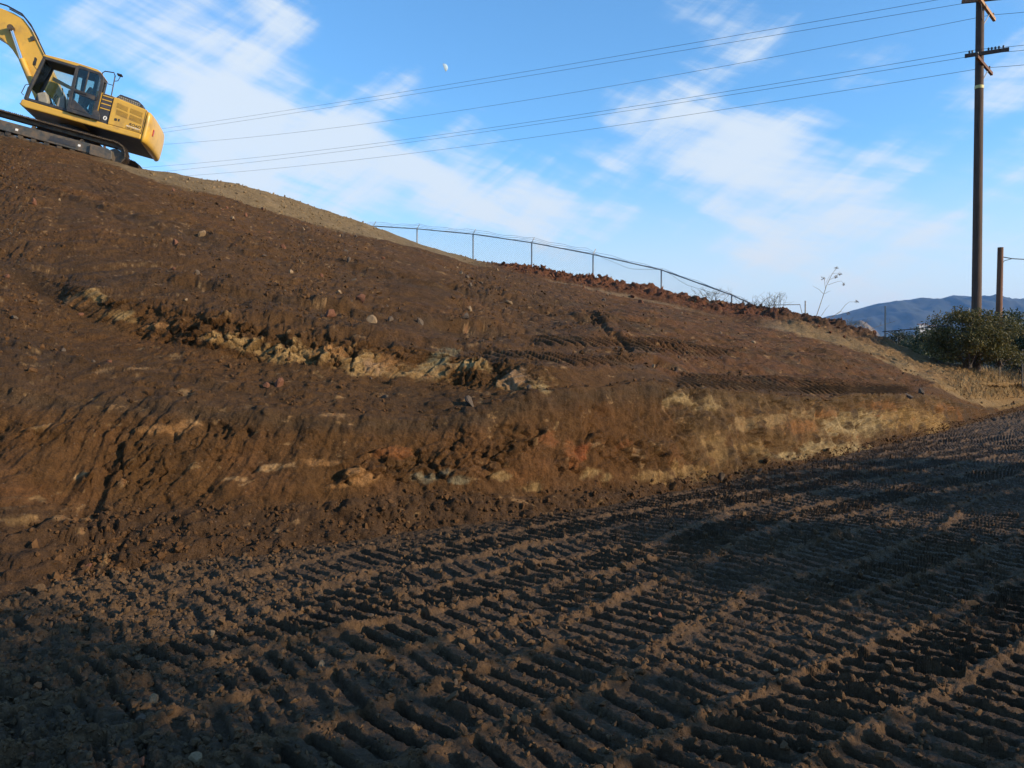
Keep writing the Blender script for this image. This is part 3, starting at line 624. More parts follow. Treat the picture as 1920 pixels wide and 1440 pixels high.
#@@OBJECTS
# ================================================================== loose stones and clods
def icos(sub, seed, sq=(1, 1, 1), rough=.3):
    bm = bmesh.new(); bmesh.ops.create_icosphere(bm, subdivisions=sub, radius=1); r = np.random.default_rng(seed)
    pl = r.normal(size=(9, 3)); pl /= np.linalg.norm(pl, axis=1, keepdims=True); dl = r.uniform(.38, .85, 9)
    for v in bm.verts:
        p = np.array(v.co)
        for n_, d_ in zip(pl, dl):                       # cut flat facets
            e = p @ n_ - d_
            if e > 0: p = p - n_ * e
        p *= 1 + r.uniform(-rough, rough) * .35
        v.co = Vector(p * sq)
    V = np.array([v.co[:] for v in bm.verts]); Fs = np.array([[v.index for v in f_.verts] for f_ in bm.faces]); bm.free()
    return V, Fs
def rand_rot(n):
    q = rng.normal(size=(n, 4)); q /= np.linalg.norm(q, axis=1, keepdims=True); a, b, c, d = q.T
    return np.stack([np.stack([1 - 2 * (c * c + d * d), 2 * (b * c - a * d), 2 * (b * d + a * c)], -1), np.stack([2 * (b * c + a * d), 1 - 2 * (b * b + d * d), 2 * (c * d - a * b)], -1), np.stack([2 * (b * d - a * c), 2 * (c * d + a * b), 1 - 2 * (b * b + c * c)], -1)], 1)
def scatter(name, idx, Pos, Nrm, size, sub, mat, parent, sink=.25, label=None):
    """many crumbs joined in one mesh"""
    protos = [icos(sub, 100 + k, (1, .8, .62), .55) for k in range(6)]; VV = []; FF = []; b = 0
    Rm = rand_rot(len(idx))
    for k in range(6):
        m = np.arange(len(idx)) % 6 == k; V, Fs = protos[k]; ii = idx[m]; sz = size[m]; V = V * rng.uniform(.7, 1.2, 3)
        W_ = np.einsum('nij,vj->nvi', Rm[m], V) * sz[:, None, None] + (Pos[ii] + Nrm[ii] * (sz * (1 - 2 * sink) * .5)[:, None])[:, None]
        n = len(ii); VV.append(W_.reshape(-1, 3)); FF.append((Fs[None] + (np.arange(n) * len(V))[:, None, None]).reshape(-1, 3) + b); b += n * len(V)
    me = mesh_np(name, np.concatenate(VV), np.concatenate(FF), False)
    o = link(name, me, mat, parent); o['kind'] = 'stuff'; return o
if GN[NR // 2 * NC + NC // 2, 2] < 0: GN *= -1
if RNm[:, 2].mean() < 0: RNm *= -1
inframe = (PXX > -40) & (PXX < 1960)
def pick(wgt, n):
    w_ = np.clip(wgt, 0, None) * inframe; return rng.choice(len(w_), n, replace=False, p=w_ / w_.sum())
area = (np.gradient(Slen, axis=1).ravel() * np.gradient(Vlen, axis=0).ravel()); area = np.clip(area, 0, .01)
ix = pick((z_up * (.25 + patchy) + z_ledge * 1.0 + .5 * z_face * 0) * area * near * (TT < 6.0) / (dep + 3), 5200)
scatter('loose_clods', ix, Gd, GN, np.exp(rng.normal(-3.85, .5, len(ix))).clip(.008, .09), 0 + 1, M['brownclod'], slope)
ix = pick((tan + .6 * bank_m) * area * near * (TT < 7.05), 700)
scatter('tan_clods', ix, Gd, GN, np.exp(rng.normal(-3.4, .5, len(ix))).clip(.012, .08), 1, M['tanclod'], slope)
ix = pick(z_apron * area * (TT > .05), 3800)
scatter('toe_debris', ix, Gd, GN, np.exp(rng.normal(-3.9, .5, len(ix))).clip(.008, .085), 1, M['brownclod'], slope)
ix = pick(berm ** 2 * area * (TT < 7.1) * sstep(1660, 1560, PXX), 1100)
scatter('red_clods', ix, Gd, GN, np.exp(rng.normal(-3.35, .65, len(ix))).clip(.015, .2), 1, M['redclod'], slope)
ri = np.arange(len(gx)); wr = (soft + .15) * (np.broadcast_to(pxr[None], dd.shape).ravel() > -100) * (np.broadcast_to(pxr[None], dd.shape).ravel() < 2020) * (gy < 14)
ix = rng.choice(ri, 9500, replace=False, p=wr / wr.sum())
scatter('mud_clods', ix, V, RNm, (np.exp(rng.normal(-4.35, .5, len(ix))) * (.6 + gy[ix] * .1)).clip(.004, .05), 1, M['clod'], road)
# single stones one can pick out on the slope
stones = []
for k in range(12):
    v_s, f_s = icos(2, 300 + k, (1, rng.uniform(.6, .9), rng.uniform(.45, .8)), .12)
    me = mesh_np('stone', v_s, f_s, False); me.materials.append(M[('rock_grey', 'rock_red', 'rock_tan', 'rock_grey')[k % 4]]); stones.append(me)
ix = pick((z_up * 1.0 + z_ledge + .25 * z_apron) * area * near * (TT < 6) / (dep + 4), 230)
sizes = np.exp(rng.normal(-3.35, .5, len(ix))).clip(.015, .10)
spots = [(int(i), float(s_z), k % 12) for k, (i, s_z) in enumerate(zip(ix, sizes))]
for px, py, sz, k in [(522, 727, .085, 1), (378, 446, .13, 2), (330, 466, .11, 1), (650, 497, .10, 0), (672, 583, .1, 5), (785, 605, .1, 4), (1200, 572, .14, 5), (1130, 562, .15, 0), (1140, 555, .15, 4), (1560, 873, .09, 0), (1420, 888, .11, 4), (1345, 905, .1, 8), (880, 762, .1, 0), (200, 680, .06, 1), (870, 610, .1, 8), (1700, 745, .16, 0), (1725, 740, .15, 8), (620, 605, .1, 5), (1640, 615, .12, 5), (500, 730, .05, 9)]:
    j = np.argmin((PXX - px) ** 2 + (PYY - py) ** 2 + 1e6 * (TT > 6.95)); spots.append((int(j), sz, k))
for i, s_z, k in spots:
    o = bpy.data.objects.new('stone', stones[k]); C.objects.link(o); o.parent = slope
    o.location = Gd[i] + GN[i] * s_z * .25; o.scale = (s_z,) * 3; o.rotation_euler = (rng.uniform(0, 6), rng.uniform(0, 6), rng.uniform(0, 6))
ix = rng.choice(ri, 40, replace=False, p=wr / wr.sum())
for n_, i in enumerate(ix):
    s_z = rng.uniform(.018, .04); o = bpy.data.objects.new('stone', stones[n_ % 12]); C.objects.link(o); o.parent = road
    o.location = V[i] + RNm[i] * s_z * .3; o.scale = (s_z,) * 3; o.rotation_euler = (rng.uniform(0, 6), rng.uniform(0, 6), rng.uniform(0, 6))
def ground_z(px, depth):
    """height of the hillside under a pixel column at a given depth"""
    c = int(np.argmin(np.abs(PX - px))); g = Gd.reshape(NR, NC, 3)[:, c]; j = np.argmin(np.abs(g[:, 1] - depth) + 0 * g[:, 2]); return float(g[j, 2])

# ================================================================== excavator
EXC = empty('excavator', (-15.60, 28.60, 9.03), (0, 0, 0))
EXC.rotation_mode = 'XYZ'
EXC.matrix_world = Matrix.Translation((-15.60, 28.60, 9.03)) @ Matrix.Rotation(math.radians(-165.66), 4, 'Z') @ Matrix.Rotation(-math.radians(12.96), 4, 'Y')
tag(EXC, 'yellow crawler excavator with its cab door open on the hilltop', 'excavator')
Yl, Dk = M['yellow'], M['dark']
# tracks
def loop_pts(n_each=10):
    r, zc, xf, xr = .40, .30, 2.75, -1.64; P = []
    for i in range(n_each + 1):
        a = math.pi * (.5 + i / n_each); P.append((xr + r * math.cos(a), zc + r * math.sin(a)))
    for i in range(n_each + 1):
        a = math.pi * (1.5 + i / n_each); P.append((xf + r * math.cos(a), zc + r * math.sin(a)))
    return P
LP = loop_pts(); LPc = LP + [LP[0]]
seglen = [math.dist(LPc[i], LPc[i + 1]) for i in range(len(LP))]; tot = sum(seglen)
def loop_at(s):
    s %= tot
    for i, l in enumerate(seglen):
        if s <= l:
            a, b = LPc[i], LPc[i + 1]; t = s / l; return (a[0] + (b[0] - a[0]) * t, a[1] + (b[1] - a[1]) * t), math.atan2(b[1] - a[1], b[0] - a[0])
        s -= l
shoe = MB(); shoe.box((-.088, -.30, -.012), (.088, .30, .014))
for k in (-.07, 0, .06): shoe.box((k - .008, -.298, -.045 if k else -.040), (k + .010, .298, -.011))
shoe_o = None
for side in (1, -1):
    yc = side * 1.28
    tk = MB()
    for k in (-.10, .10):
        n = len(LP); rin = [(x * .0 + x + (0 if True else 0), z) for x, z in LP]
        Vt = []
        cxm = .11; czm = .30
        for x, z in LP:
            xc = min(max(x, -1.64), 2.75); dxn, dzn = x - xc, z - czm; L_ = math.hypot(dxn, dzn) or 1
            xi, zi = xc + dxn / L_ * .26, czm + dzn / L_ * .26
            Vt += [(x, yc + k - .035, z), (x, yc + k + .035, z), (xi, yc + k + .035, zi), (xi, yc + k - .035, zi)]
        Fs = []
        for i in range(n):
            j = (i + 1) % n
            for e in range(4): Fs.append((i * 4 + e, i * 4 + (e + 1) % 4, j * 4 + (e + 1) % 4, j * 4 + e))
        tk.add(Vt, Fs)
    to = tk.build('track_chain', M['steel'], EXC)
    ns = int(tot / .186)
    for i in range(ns):
        (x, z), ang = loop_at(i * tot / ns)
        if shoe_o is None: o = shoe.build('track_shoe', M['steel'], to); shoe_o = o
        else: o = bpy.data.objects.new('track_shoe', shoe_o.data); C.objects.link(o); o.parent = to
        o.location = (x, yc, z); o.rotation_euler = (0, -ang, 0)
    fr = MB(); fr.prism([(2.30, .13), (2.36, .30), (2.1, .42), (-1.2, .44), (-1.35, .38), (-1.35, .10), (2.2, .10)], yc - .2, yc + .2)
    fo = fr.build('track_frame', M['frame_grey'], EXC, .02)
    g = MB(); g.prism([(-.95, .06), (-.92, .40), (-1.45, .42), (-1.62, .36), (-1.66, .10), (-1.6, .05)], yc - .22, yc + side * .30 if side > 0 else yc + .22)
    g.build('final_drive_cover', M['frame_grey'], fo, .02)
    g = MB(); g.prism([(.35, .18), (.32, .34), (-.45, .34), (-.5, .18)], yc + side * .19, yc + side * .215); g.build('frame_step', M['dark'], fo)
    g = MB(); g.box((-.62, yc + side * .20, .24), (-.54, yc + side * .212, .31)); g.build('white_sticker', M['white'], fo)
    g = MB(); g.box((1.30, yc + side * .20, .20), (1.38, yc + side * .212, .27)); g.build('white_sticker', M['white'], fo)
    for xx in (1.95, 1.58, 1.2, .8, .4, 0, -.4, -.8, -1.15):
        g = MB(); g.tube([(xx, yc - .17, .055), (xx, yc + .17, .055)], .085, 12); g.build('track_roller', M['steel'], fo)
    for xx in (.9, -.6):
        g = MB(); g.tube([(xx, yc - .12, .46), (xx, yc + .12, .46)], .07, 10); g.build('carrier_roller', M['steel'], fo)
    g = MB(); g.tube([(2.75, yc - .07, .27), (2.75, yc + .07, .27)], .27, 20); g.build('idler_wheel', M['frame_grey'], fo)
    g = MB(); g.tube([(-1.68, yc - .07, .27), (-1.68, yc + .07, .27)], .25, 16); g.build('sprocket', M['frame_grey'], fo)
g = MB(); g.prism([(1.0, .45), (.7, .85), (-.7, .85), (-1.0, .45), (-.6, .25), (.6, .25)], -1.08, 1.08); g.tube([(0, 0, .8), (0, 0, 1.06)], .62, 24)
g.build('car_body', Dk, EXC)
# upper structure
g = MB(); g.prism([(1.50, 1.14), (1.38, 1.06), (-2.38, 1.04), (-2.38, 1.10), (1.46, 1.16)], -1.38, 1.38); g.build('deck_underside', Dk, EXC)
g = MB(); g.prism([(1.47, 1.10), (1.44, 1.30), (-2.34, 1.24), (-2.34, 1.05), (1.3, 1.05)], -1.40, 1.42); sk = g.build('deck', Yl, EXC, .035)
g = MB(); g.box((1.36, -1.3, 1.31), (1.42, 1.3, 1.33)); g.build('deck_lip', M['print'], sk)
# cab
cab = MB()
def post(a, b, w=.10, h=.10): cab.beam(a, b, w, h, (0, 1, 0))
yo, yi = 1.36, .46
for yy in (yo, yi):
    post((1.34, yy, 1.32), (1.30, yy, 1.75), .11, .11); post((1.30, yy, 1.72), (1.09, yy, 2.86), .10, .10)
    post((-.02, yy, 1.32), (.06, yy, 2.86), .12, .13); post((-.62, yy, 1.30), (-.60, yy, 2.84), .12, .12)
    post((1.11, yy, 2.84), (-.62, yy, 2.84), .10, .12); post((1.36, yy, 1.34), (-.62, yy, 1.34), .10, .10)
for x, z in ((1.10, 2.84), (-.61, 2.84), (1.34, 1.36), (-.61, 1.36), (-.61, 1.95)): cab.beam((x, yi, z), (x, yo, z), .09, .09)
cab.box((-.64, yi, 1.28), (1.34, yo, 1.34))
cabo = cab.build('cab', Dk, EXC, .018)
g = MB(); g.prism([(1.16, 2.88), (1.10, 2.95), (.2, 2.985), (-.55, 2.965), (-.68, 2.90), (-.68, 2.88)], .42, 1.42); g.build('cab_roof', M['yellow'], cabo, .03)
g = MB(); g.box((-.60, yi + .04, 2.79), (1.06, yo - .05, 2.83)); g.build('roof_lining', M['rubber'], cabo)
g = MB(); g.box((-.655, yi + .05, 1.36), (-.62, yo - .05, 1.95)); g.build('rear_panel', M['trim'], cabo)
def pane(name, pts, par=cabo):
    m = MB(); p = [Vector(q_) for q_ in pts]; n_ = (p[1] - p[0]).cross(p[2] - p[0]).normalized() * .004
    k = len(p); m.add([q_ + n_ for q_ in p] + [q_ - n_ for q_ in p], [tuple(range(k)), tuple(range(2 * k - 1, k - 1, -1))] + [(i, i + k, (i + 1) % k + k, (i + 1) % k) for i in range(k)])
    return m.build(name, M['glass'], par)
pane('window_pane', [(1.09, yi + .05, 2.79), (1.30, yi + .05, 1.75), (1.30, yo - .05, 1.75), (1.09, yo - .05, 2.79)])
pane('window_pane', [(1.20, yi, 1.42), (1.03, yi, 2.78), (.12, yi, 2.78), (.06, yi, 1.42)])
pane('window_pane', [(-.03, yi, 1.42), (-.01, yi, 2.78), (-.55, yi, 2.78), (-.55, yi, 1.42)])
pane('window_pane', [(-.62, yi + .05, 2.0), (-.62, yo - .05, 2.0), (-.61, yo - .05, 2.78), (-.61, yi + .05, 2.78)])
g = MB(); g.box((-.45, .66, 1.52), (.18, 1.2, 1.66)); st = g.build('seat', M['trim'], cabo, .05)
g = MB(); g.prism([(-.28, 1.66), (-.48, 2.36), (-.36, 2.40), (-.12, 1.70)], .68, 1.18); g.build('backrest', M['trim'], st, .04)
g = MB(); g.box((-.30, .72, 1.33), (.10, 1.12, 1.53)); g.build('seat_base', Dk, st)
g = MB(); g.prism([(1.0, 1.34), (1.12, 1.66), (.88, 1.80), (.72, 1.50), (.74, 1.34)], .62, 1.24); g.build('pedal_console', M['trim'], cabo, .04)
g = MB(); g.prism([(.42, 1.50), (.40, 1.86), (.2, 1.90), (.02, 1.78), (.0, 1.50)], .54, .70); g.build('side_console', M['beige'], cabo, .03)
g = MB(); g.prism([(.46, 1.36), (.44, 1.70), (.28, 1.84), (.18, 1.40)], 1.10, 1.28); g.build('side_console', M['trim'], cabo, .03)
g = MB(); g.box((.20, .52, 1.98), (.42, .60, 2.22)); g.build('monitor', M['beige'], cabo, .015)
g = MB(); g.prism([(1.0, 2.40), (.1, 2.20), (.1, 2.30), (.98, 2.52)], .49, .56); g.build('sun_blind', M['beige'], cabo)
for yy in (.62, 1.2):
    g = MB(); g.tube([(.36, yy, 1.84), (.38, yy, 1.98), (.42, yy, 2.06)], [.014, .014, .022], 6); g.build('joystick', M['rubber'], cabo)
for yy in (.86, 1.0):
    g = MB(); g.tube([(.62, yy, 1.36), (.66, yy, 1.72), (.60, yy, 1.86)], .013, 6); g.build('travel_lever', M['rubber'], cabo)
g = MB(); g.box((1.345, 1.28, 1.34), (1.365, 1.40, 1.72)); g.build('yellow_corner_strip', Yl, cabo)
# door, swung right back against the house
dp = MB(); Y0 = 1.475; Y1 = 1.53
outer = [(.03, 1.34), (.08, 2.82), (-.02, 2.90), (-.66, 2.86), (-.82, 2.74), (-.86, 2.55), (-.86, 1.55), (-.98, 1.40), (-.98, 1.28), (-.1, 1.28)]
def ring(poly, c, k):
    return [(c[0] + (x - c[0]) * k[0], c[1] + (z - c[1]) * k[1]) for x, z in poly]
def frame_ring(mb, out_, inn, y0, y1):
    n = len(out_); Vr = [(x, y0, z) for x, z in out_] + [(x, y0, z) for x, z in inn] + [(x, y1, z) for x, z in out_] + [(x, y1, z) for x, z in inn]; Fs = []
    for i in range(n):
        j = (i + 1) % n
        Fs += [(i, j, n + j, n + i), (2 * n + i, 3 * n + i, 3 * n + j, 2 * n + j), (i, 2 * n + i, 2 * n + j, j), (n + i, n + j, 3 * n + j, 3 * n + i)]
    mb.add(Vr, Fs)
up_o = [(.07, 2.02), (.08, 2.84), (-.02, 2.90), (-.66, 2.86), (-.82, 2.74), (-.86, 2.55), (-.86, 1.95)]
up_i = [(-.03, 2.10), (-.02, 2.76), (-.06, 2.80), (-.64, 2.77), (-.73, 2.70), (-.76, 2.53), (-.76, 2.04)]
lo_o = [(.03, 1.28), (.07, 2.02), (-.86, 1.95), (-.86, 1.28)]
lo_i = [(-.06, 1.40), (-.03, 1.96), (-.74, 1.88), (-.74, 1.38)]
frame_ring(dp, up_o, up_i, Y0, Y1); frame_ring(dp, lo_o, lo_i, Y0, Y1)
dp.prism([(-.86, 1.28), (-.86, 1.62), (-.99, 1.44), (-1.0, 1.28)], Y0, Y1); dp.beam((-.34, 1.50, 2.05), (-.34, 1.50, 2.80), .04, .05, (0, 1, 0)); dp.prism([(-.06, 1.42), (-.66, 1.38), (-.06, 1.76)], Y0 + .01, Y1 - .01)
door = dp.build('cab_door', Dk, EXC, .008)
pane('door_pane', [(x, 1.50, z) for x, z in up_i], door); pane('door_pane', [(x, 1.50, z) for x, z in lo_i], door)
g = MB(); g.tube([(-.78, 1.55, 1.9), (-.80, 1.58, 1.95), (-.80, 1.58, 2.15), (-.78, 1.55, 2.2)], .013, 6); g.build('door_handle', M['rubber'], door)
g = MB(); g.box((-.45, 1.53, 1.98), (-.08, 1.56, 2.05)); g.build('door_grab_bar', M['rubber'], door, .012)
# house behind the cab
g = MB(); g.prism([(-.66, 1.22), (-.66, 2.26), (-1.22, 2.24), (-1.22, 1.20)], -1.38, 1.39); g.build('tool_box', Yl, EXC, .02)
g = MB(); g.prism([(-.88, 1.24), (-.88, 2.24), (-1.218, 2.225), (-1.218, 1.22)], 1.385, 1.401); g.build('dark_panel', Dk, EXC)
for z0, z1, c in ((2.06, 2.13, 'print'), (1.92, 2.0, 'print'), (1.77, 1.86, 'print')):
    g = MB(); g.prism([(-.9, z0), (-.9, z1), (-1.215, z1 - .005), (-1.215, z0 - .005)], 1.402, 1.412); g.build('dark_stripe', simple('stripe_grey', (.05, .045, .055), .6) if 'stripe_grey' not in bpy.data.materials else bpy.data.materials['stripe_grey'], EXC)
for z0 in (2.15, 2.015, 1.875, 1.715):
    g = MB(); g.prism([(-.9, z0), (-.9, z0 + .035), (-1.215, z0 + .03), (-1.215, z0 - .005)], 1.402, 1.413); g.build('yellow_stripe', Yl, EXC)
g = MB(); g.prism([(-1.235, 1.22), (-1.235, 2.235), (-2.345, 2.10), (-2.345, 1.22)], -1.36, 1.40); hs = g.build('engine_housing', Yl, EXC, .03)
g = MB(); g.prism([(-1.25, 1.27), (-1.25, 2.19), (-2.32, 2.06), (-2.32, 1.27)], 1.401, 1.418); sp_ = g.build('side_door', Yl, EXC, .008)
for x0, x1, z0, z1 in ((-1.40, -1.76, 1.90, 2.06), (-1.84, -2.24, 1.85, 2.01), (-1.42, -1.80, 1.66, 1.84), (-1.86, -2.26, 1.61, 1.79)):
    k = -.055
    g = MB(); g.prism([(x0, z0), (x0, z1), (x1, z1 + k), (x1, z0 + k)], 1.4185, 1.4205); vb = g.build('vent', simple('vent_recess_shade', (.16, .085, .012), .6) if 'vent_recess_shade' not in bpy.data.materials else bpy.data.materials['vent_recess_shade'], sp_)  # flat plate; the shade behind the slats is put into a darker yellow
    nsl = 6
    for i in range(nsl):
        z = z0 + (z1 - z0) * (i + .5) / nsl; g = MB(); g.beam((x0, 1.424, z), (x1, 1.424, z + k), .016, .012, (0, 1, 0)); g.build('slat', Yl, vb)
g = MB(); g.beam((-1.245, 1.421, 1.24), (-1.245, 1.421, 2.21), .012, .014, (0, 1, 0)); g.beam((-2.33, 1.421, 1.24), (-2.33, 1.421, 2.07), .012, .014, (0, 1, 0)); g.build('door_gap', M['print'], sp_)
g = MB(); g.box((-1.50, 1.419, 1.44), (-1.42, 1.430, 1.52)); g.box((-1.58, 1.419, 1.45), (-1.54, 1.432, 1.53)); g.build('door_latch', M['print'], sp_)
def text(name, body, x, z, size, mat, par, slant=-.055, y=1.4225, shear=0.0, wid=None):
    cu = bpy.data.curves.new(name, 'FONT'); cu.body = body; cu.size = size; cu.extrude = .0015; cu.shear = shear; cu.offset = size * .02
    t_ = bpy.data.objects.new('tmp_text', cu); C.objects.link(t_); bpy.context.view_layer.update()
    me = bpy.data.meshes.new_from_object(t_.evaluated_get(bpy.context.evaluated_depsgraph_get())); bpy.data.objects.remove(t_)
    w_ = max(v.co.x for v in me.vertices); sx = (wid / w_) if wid else 1
    for v in me.vertices: v.co = (x - v.co.x * sx, y + v.co.z, z + v.co.y + slant * v.co.x * sx)
    me.materials.clear(); o = link(name, me, mat, par); return o
text('lettering', 'ROAD', -1.88, 1.42, .125, M['print'], sp_, shear=.3, wid=.40)
text('lettering', 'MACHINERY', -1.82, 1.365, .05, M['white'], sp_, wid=.44)
text('lettering', '1-800-989-7121', -1.80, 1.30, .06, M['print'], sp_, wid=.46)
text('numeral', '0', -1.06, 1.37, .19, M['white'], EXC, y=1.404, wid=.12)
# hood, grille, counterweight
g = MB(); g.prism([(-1.10, 2.10), (-1.12, 2.30), (-1.27, 2.50), (-1.88, 2.45), (-2.08, 2.33), (-2.18, 2.02)], .05, .90); hd = g.build('hood', Dk, EXC, .03)
for i in range(11):
    for j in range(4):
        x = -1.24 - i * .068; z0 = 2.43 - (j * .062) - (x + 1.24) * -.085
        g = MB(); g.box((x - .046, .898, z0 - .038), (x, .907, z0)); g.build('grille_hole', M['galv'] if (i * 7 + j * 3) % 5 == 0 else M['trim'], hd)
g = MB(); ang = [math.radians(a) for a in range(-90, 91, 15)]
prof_xy = [(-2.36, -1.40), (-2.44, -1.395), (-2.51, -1.32), (-2.555, -1.1), (-2.59, -.6), (-2.60, 0), (-2.59, .6), (-2.555, 1.1), (-2.51, 1.32), (-2.44, 1.395), (-2.36, 1.40)]
Vt = []; lev = [(.98, .55, 0), (1.01, .78, 0), (1.08, .93, 0), (1.2, 1.0, 0), (1.45, 1.05, 0), (1.7, 1.02, 0), (1.88, .93, 0), (2.0, .78, 0), (2.06, .55, 0)]
for z, k, _ in lev:
    for x, y in prof_xy: Vt.append((-2.36 + (x + 2.36) * k - (0 if z < 1.8 else 0), y * (.955 if k < .6 else .985 if k < .9 else 1), z))
n = len(prof_xy); Fs = [tuple(range(n - 1, -1, -1)), tuple(range((len(lev) - 1) * n, len(lev) * n))]
for i in range(len(lev) - 1):
    for j in range(n): Fs.append((i * n + j, i * n + (j + 1) % n, (i + 1) * n + (j + 1) % n, (i + 1) * n + j))
g.add(Vt, Fs, True); cw = g.build('counterweight', Yl, EXC)
g = MB(); g.box((-2.600, .85, 1.38), (-2.565, .97, 1.60)); g.build('rear_lamp', M['red'], cw)
# rails and mirror
g = MB(); g.tube([(-.54, .62, 2.3), (-.49, .62, 3.12), (-.56, .62, 3.20), (-.84, .62, 3.24), (-.90, .62, 3.14), (-.94, .62, 2.2)], .020, 8); g.tube([(-.51, .62, 2.80), (-.92, .62, 2.80)], .014, 6); g.build('handrail', M['dark'], EXC)
g = MB(); g.tube([(-.91, .62, 2.95), (-1.02, .62, 3.0), (-1.07, .62, 3.18)], .014, 6); ml = g.build('mirror_bracket', M['dark'], EXC)
g = MB(); g.box((-1.13, .55, 3.18), (-.97, .75, 3.23)); g.build('mirror', M['rubber'], ml, .01)
g = MB(); g.tube([(1.44, 1.34, 1.45), (1.52, 1.34, 1.5), (1.46, 1.34, 1.80), (1.36, 1.34, 1.85)], .014, 6); g.build('grab_handle', M['dark'], EXC)
g = MB(); g.tube([(1.22, 1.40, 2.38), (1.36, 1.44, 2.5), (1.36, 1.44, 2.62)], .012, 6); g.box((1.30, 1.36, 2.5), (1.34, 1.50, 2.74)); g.build('front_mirror', M['rubber'], EXC)
# boom, stick, bucket
bp = [(.35, 1.55), (.60, 1.35), (1.0, 1.85), (1.95, 2.57), (2.32, 2.88), (2.66, 3.23), (3.0, 3.46), (4.0, 3.78), (5.6, 3.70), (5.75, 3.95), (5.5, 4.12), (4.2, 4.50), (3.24, 4.49), (2.85, 4.45), (2.53, 4.35), (2.21, 4.07), (1.68, 3.39), (1.2, 2.75), (.65, 2.0)]
g = MB(); g.prism(bp, -.62, -.10); bo = g.build('boom', Yl, EXC, .02)
g = MB(); g.tube([(1.9, -.05, 3.78), (2.25, -.05, 4.22), (2.6, -.05, 4.50), (3.1, -.05, 4.62), (3.8, -.05, 4.62)], .028, 8); g.tube([(1.5, -.05, 3.22), (2.15, -.05, 4.10), (2.5, -.05, 4.42), (3.0, -.05, 4.54)], .022, 8); g.build('hydraulic_hose', M['rubber'], bo)
g = MB(); g.prism([(2.02, 3.74), (2.10, 3.86), (2.18, 3.80), (2.10, 3.68)], -.1, -.03); g.build('hose_clamp', M['dark'], bo)
for yy in (.02, -.74):
    g = MB(); g.tube([(2.78, yy - .09, 3.88), (2.78, yy + .11, 3.88)], .10, 16); g.build('cylinder_pin', M['steel'], bo)
    g = MB(); g.tube([(2.78, yy, 3.88), (2.16, yy, 2.80)], .058, 12); rd = g.build('cylinder_rod', M['chrome'], EXC)
    g = MB(); g.tube([(2.24, yy, 2.94), (1.15, yy, 1.30)], .10, 14); g.build('boom_cylinder', Yl, EXC)
g = MB(); g.prism([(5.35, 4.25), (5.75, 4.40), (6.05, 3.9), (6.9, 1.3), (6.7, 1.2), (5.55, 3.65)], -.55, -.17); g.build('stick', Yl, EXC, .02)
g = MB(); g.tube([(4.1, -.36, 4.60), (5.0, -.36, 4.66)], .09, 12); g.tube([(5.0, -.36, 4.66), (5.6, -.36, 4.45)], .05, 10); g.build('stick_cylinder', Yl, EXC)
g = MB(); g.prism([(6.95, 1.35), (6.6, 1.30), (6.05, .95), (5.85, .35), (6.2, .05), (6.75, .20), (7.2, .55)], -.9, .18); bk = g.build('bucket', Dk, EXC, .03)

# ================================================================== wooden poles and lines
def pole_at(px_base, px_top, py_base, py_top, depth, r0, r1, name, label, mat, z_extra=.6):
    a, b = at(px_base, py_base, depth), at(px_top, py_top, depth); root = empty(name, (a.x, a.y, a.z))
    tag(root, label, 'utility pole'); m = MB(); d_ = (b - a)
    m.tube([Vector((0, 0, 0)) - d_.normalized() * z_extra, d_ * .5, d_], [r0, (r0 + r1) / 2, r1], 20); m.build('pole', mat, root); return root, a, b
PD = 32.0
pr, pa, pb = pole_at(1829.5, 1838, 690, -12, PD, .188, .146, 'utility_pole', 'tall dark wooden utility pole with crossarms behind the round shrub', M['wood'], .8)
loc = lambda p: p - pa
def arm(center, dirv, l0, l1, mat, name='crossarm', par=None, w=.10, h=.13):
    d_ = Vector(dirv).normalized(); m = MB(); m.beam(center - d_ * l0, center + d_ * l1, w, h); return m.build(name, mat, par or pr)
def insulator(p, par, dz=.08):
    m = MB(); m.tube([p, p + Vector((0, 0, .06)), p + Vector((0, 0, .07)), p + Vector((0, 0, .10)), p + Vector((0, 0, .13)), p + Vector((0, 0, .16))], [.012, .012, .045, .03, .045, .015], 8); return m.build('insulator', M['insul'], par)
LD = Vector((-.70, .71, 0)); AD = Vector((.67, .74, 0)); A1 = Vector((.97, -.25, 0)); A2 = Vector((.89, -.46, 0))
def polept(py): 
    t = (690 - py) / 702; return loc(at(1829.5 + 8.5 * t, py, PD))
c1 = polept(4); o1 = arm(c1 + Vector((-.06, -.2, 0)), A1, .7, 1.1, M['wood'], w=.10, h=.13)
c2 = polept(14) + Vector((.20, -.02, 0)); o2 = arm(c2, AD, 1.5, 1.55, M['arm'], w=.10, h=.13)
for l in (-1.4, -.5, 1.35): insulator(c2 + AD * l + Vector((0, 0, .06)), o2)
for l in (-.55, -.42, .45, .6, .85): insulator(c1 + Vector((-.06, -.2, .03)) + A1 * l, o1)
m = MB(); m.beam(polept(48) + Vector((.12, 0, 0)), c2 + AD * .75, .02, .04); m.beam(polept(48) + Vector((.12, 0, 0)), c2 - AD * .75, .02, .04); m.build('brace', M['galv'], pr)
c3 = polept(104); o3 = arm(c3 + Vector((-.05, -.19, 0)), A2, .56, .94, M['wood'], w=.10, h=.13)
for l in (-.4, -.3, .25, .36, .48, .6, .75): insulator(c3 + Vector((-.05, -.19, .03)) + A2 * l, o3)
c4 = polept(122) + Vector((.19, 0, 0)); o4 = arm(c4, AD, 1.2, 1.3, M['wood2'], w=.09, h=.12)
for l in (-1.1, .9): insulator(c4 + AD * l + Vector((0, 0, .05)), o4)
m = MB(); m.beam(polept(151) + Vector((.13, 0, 0)), c4 + AD * .7, .02, .04); m.build('brace', M['galv'], pr)
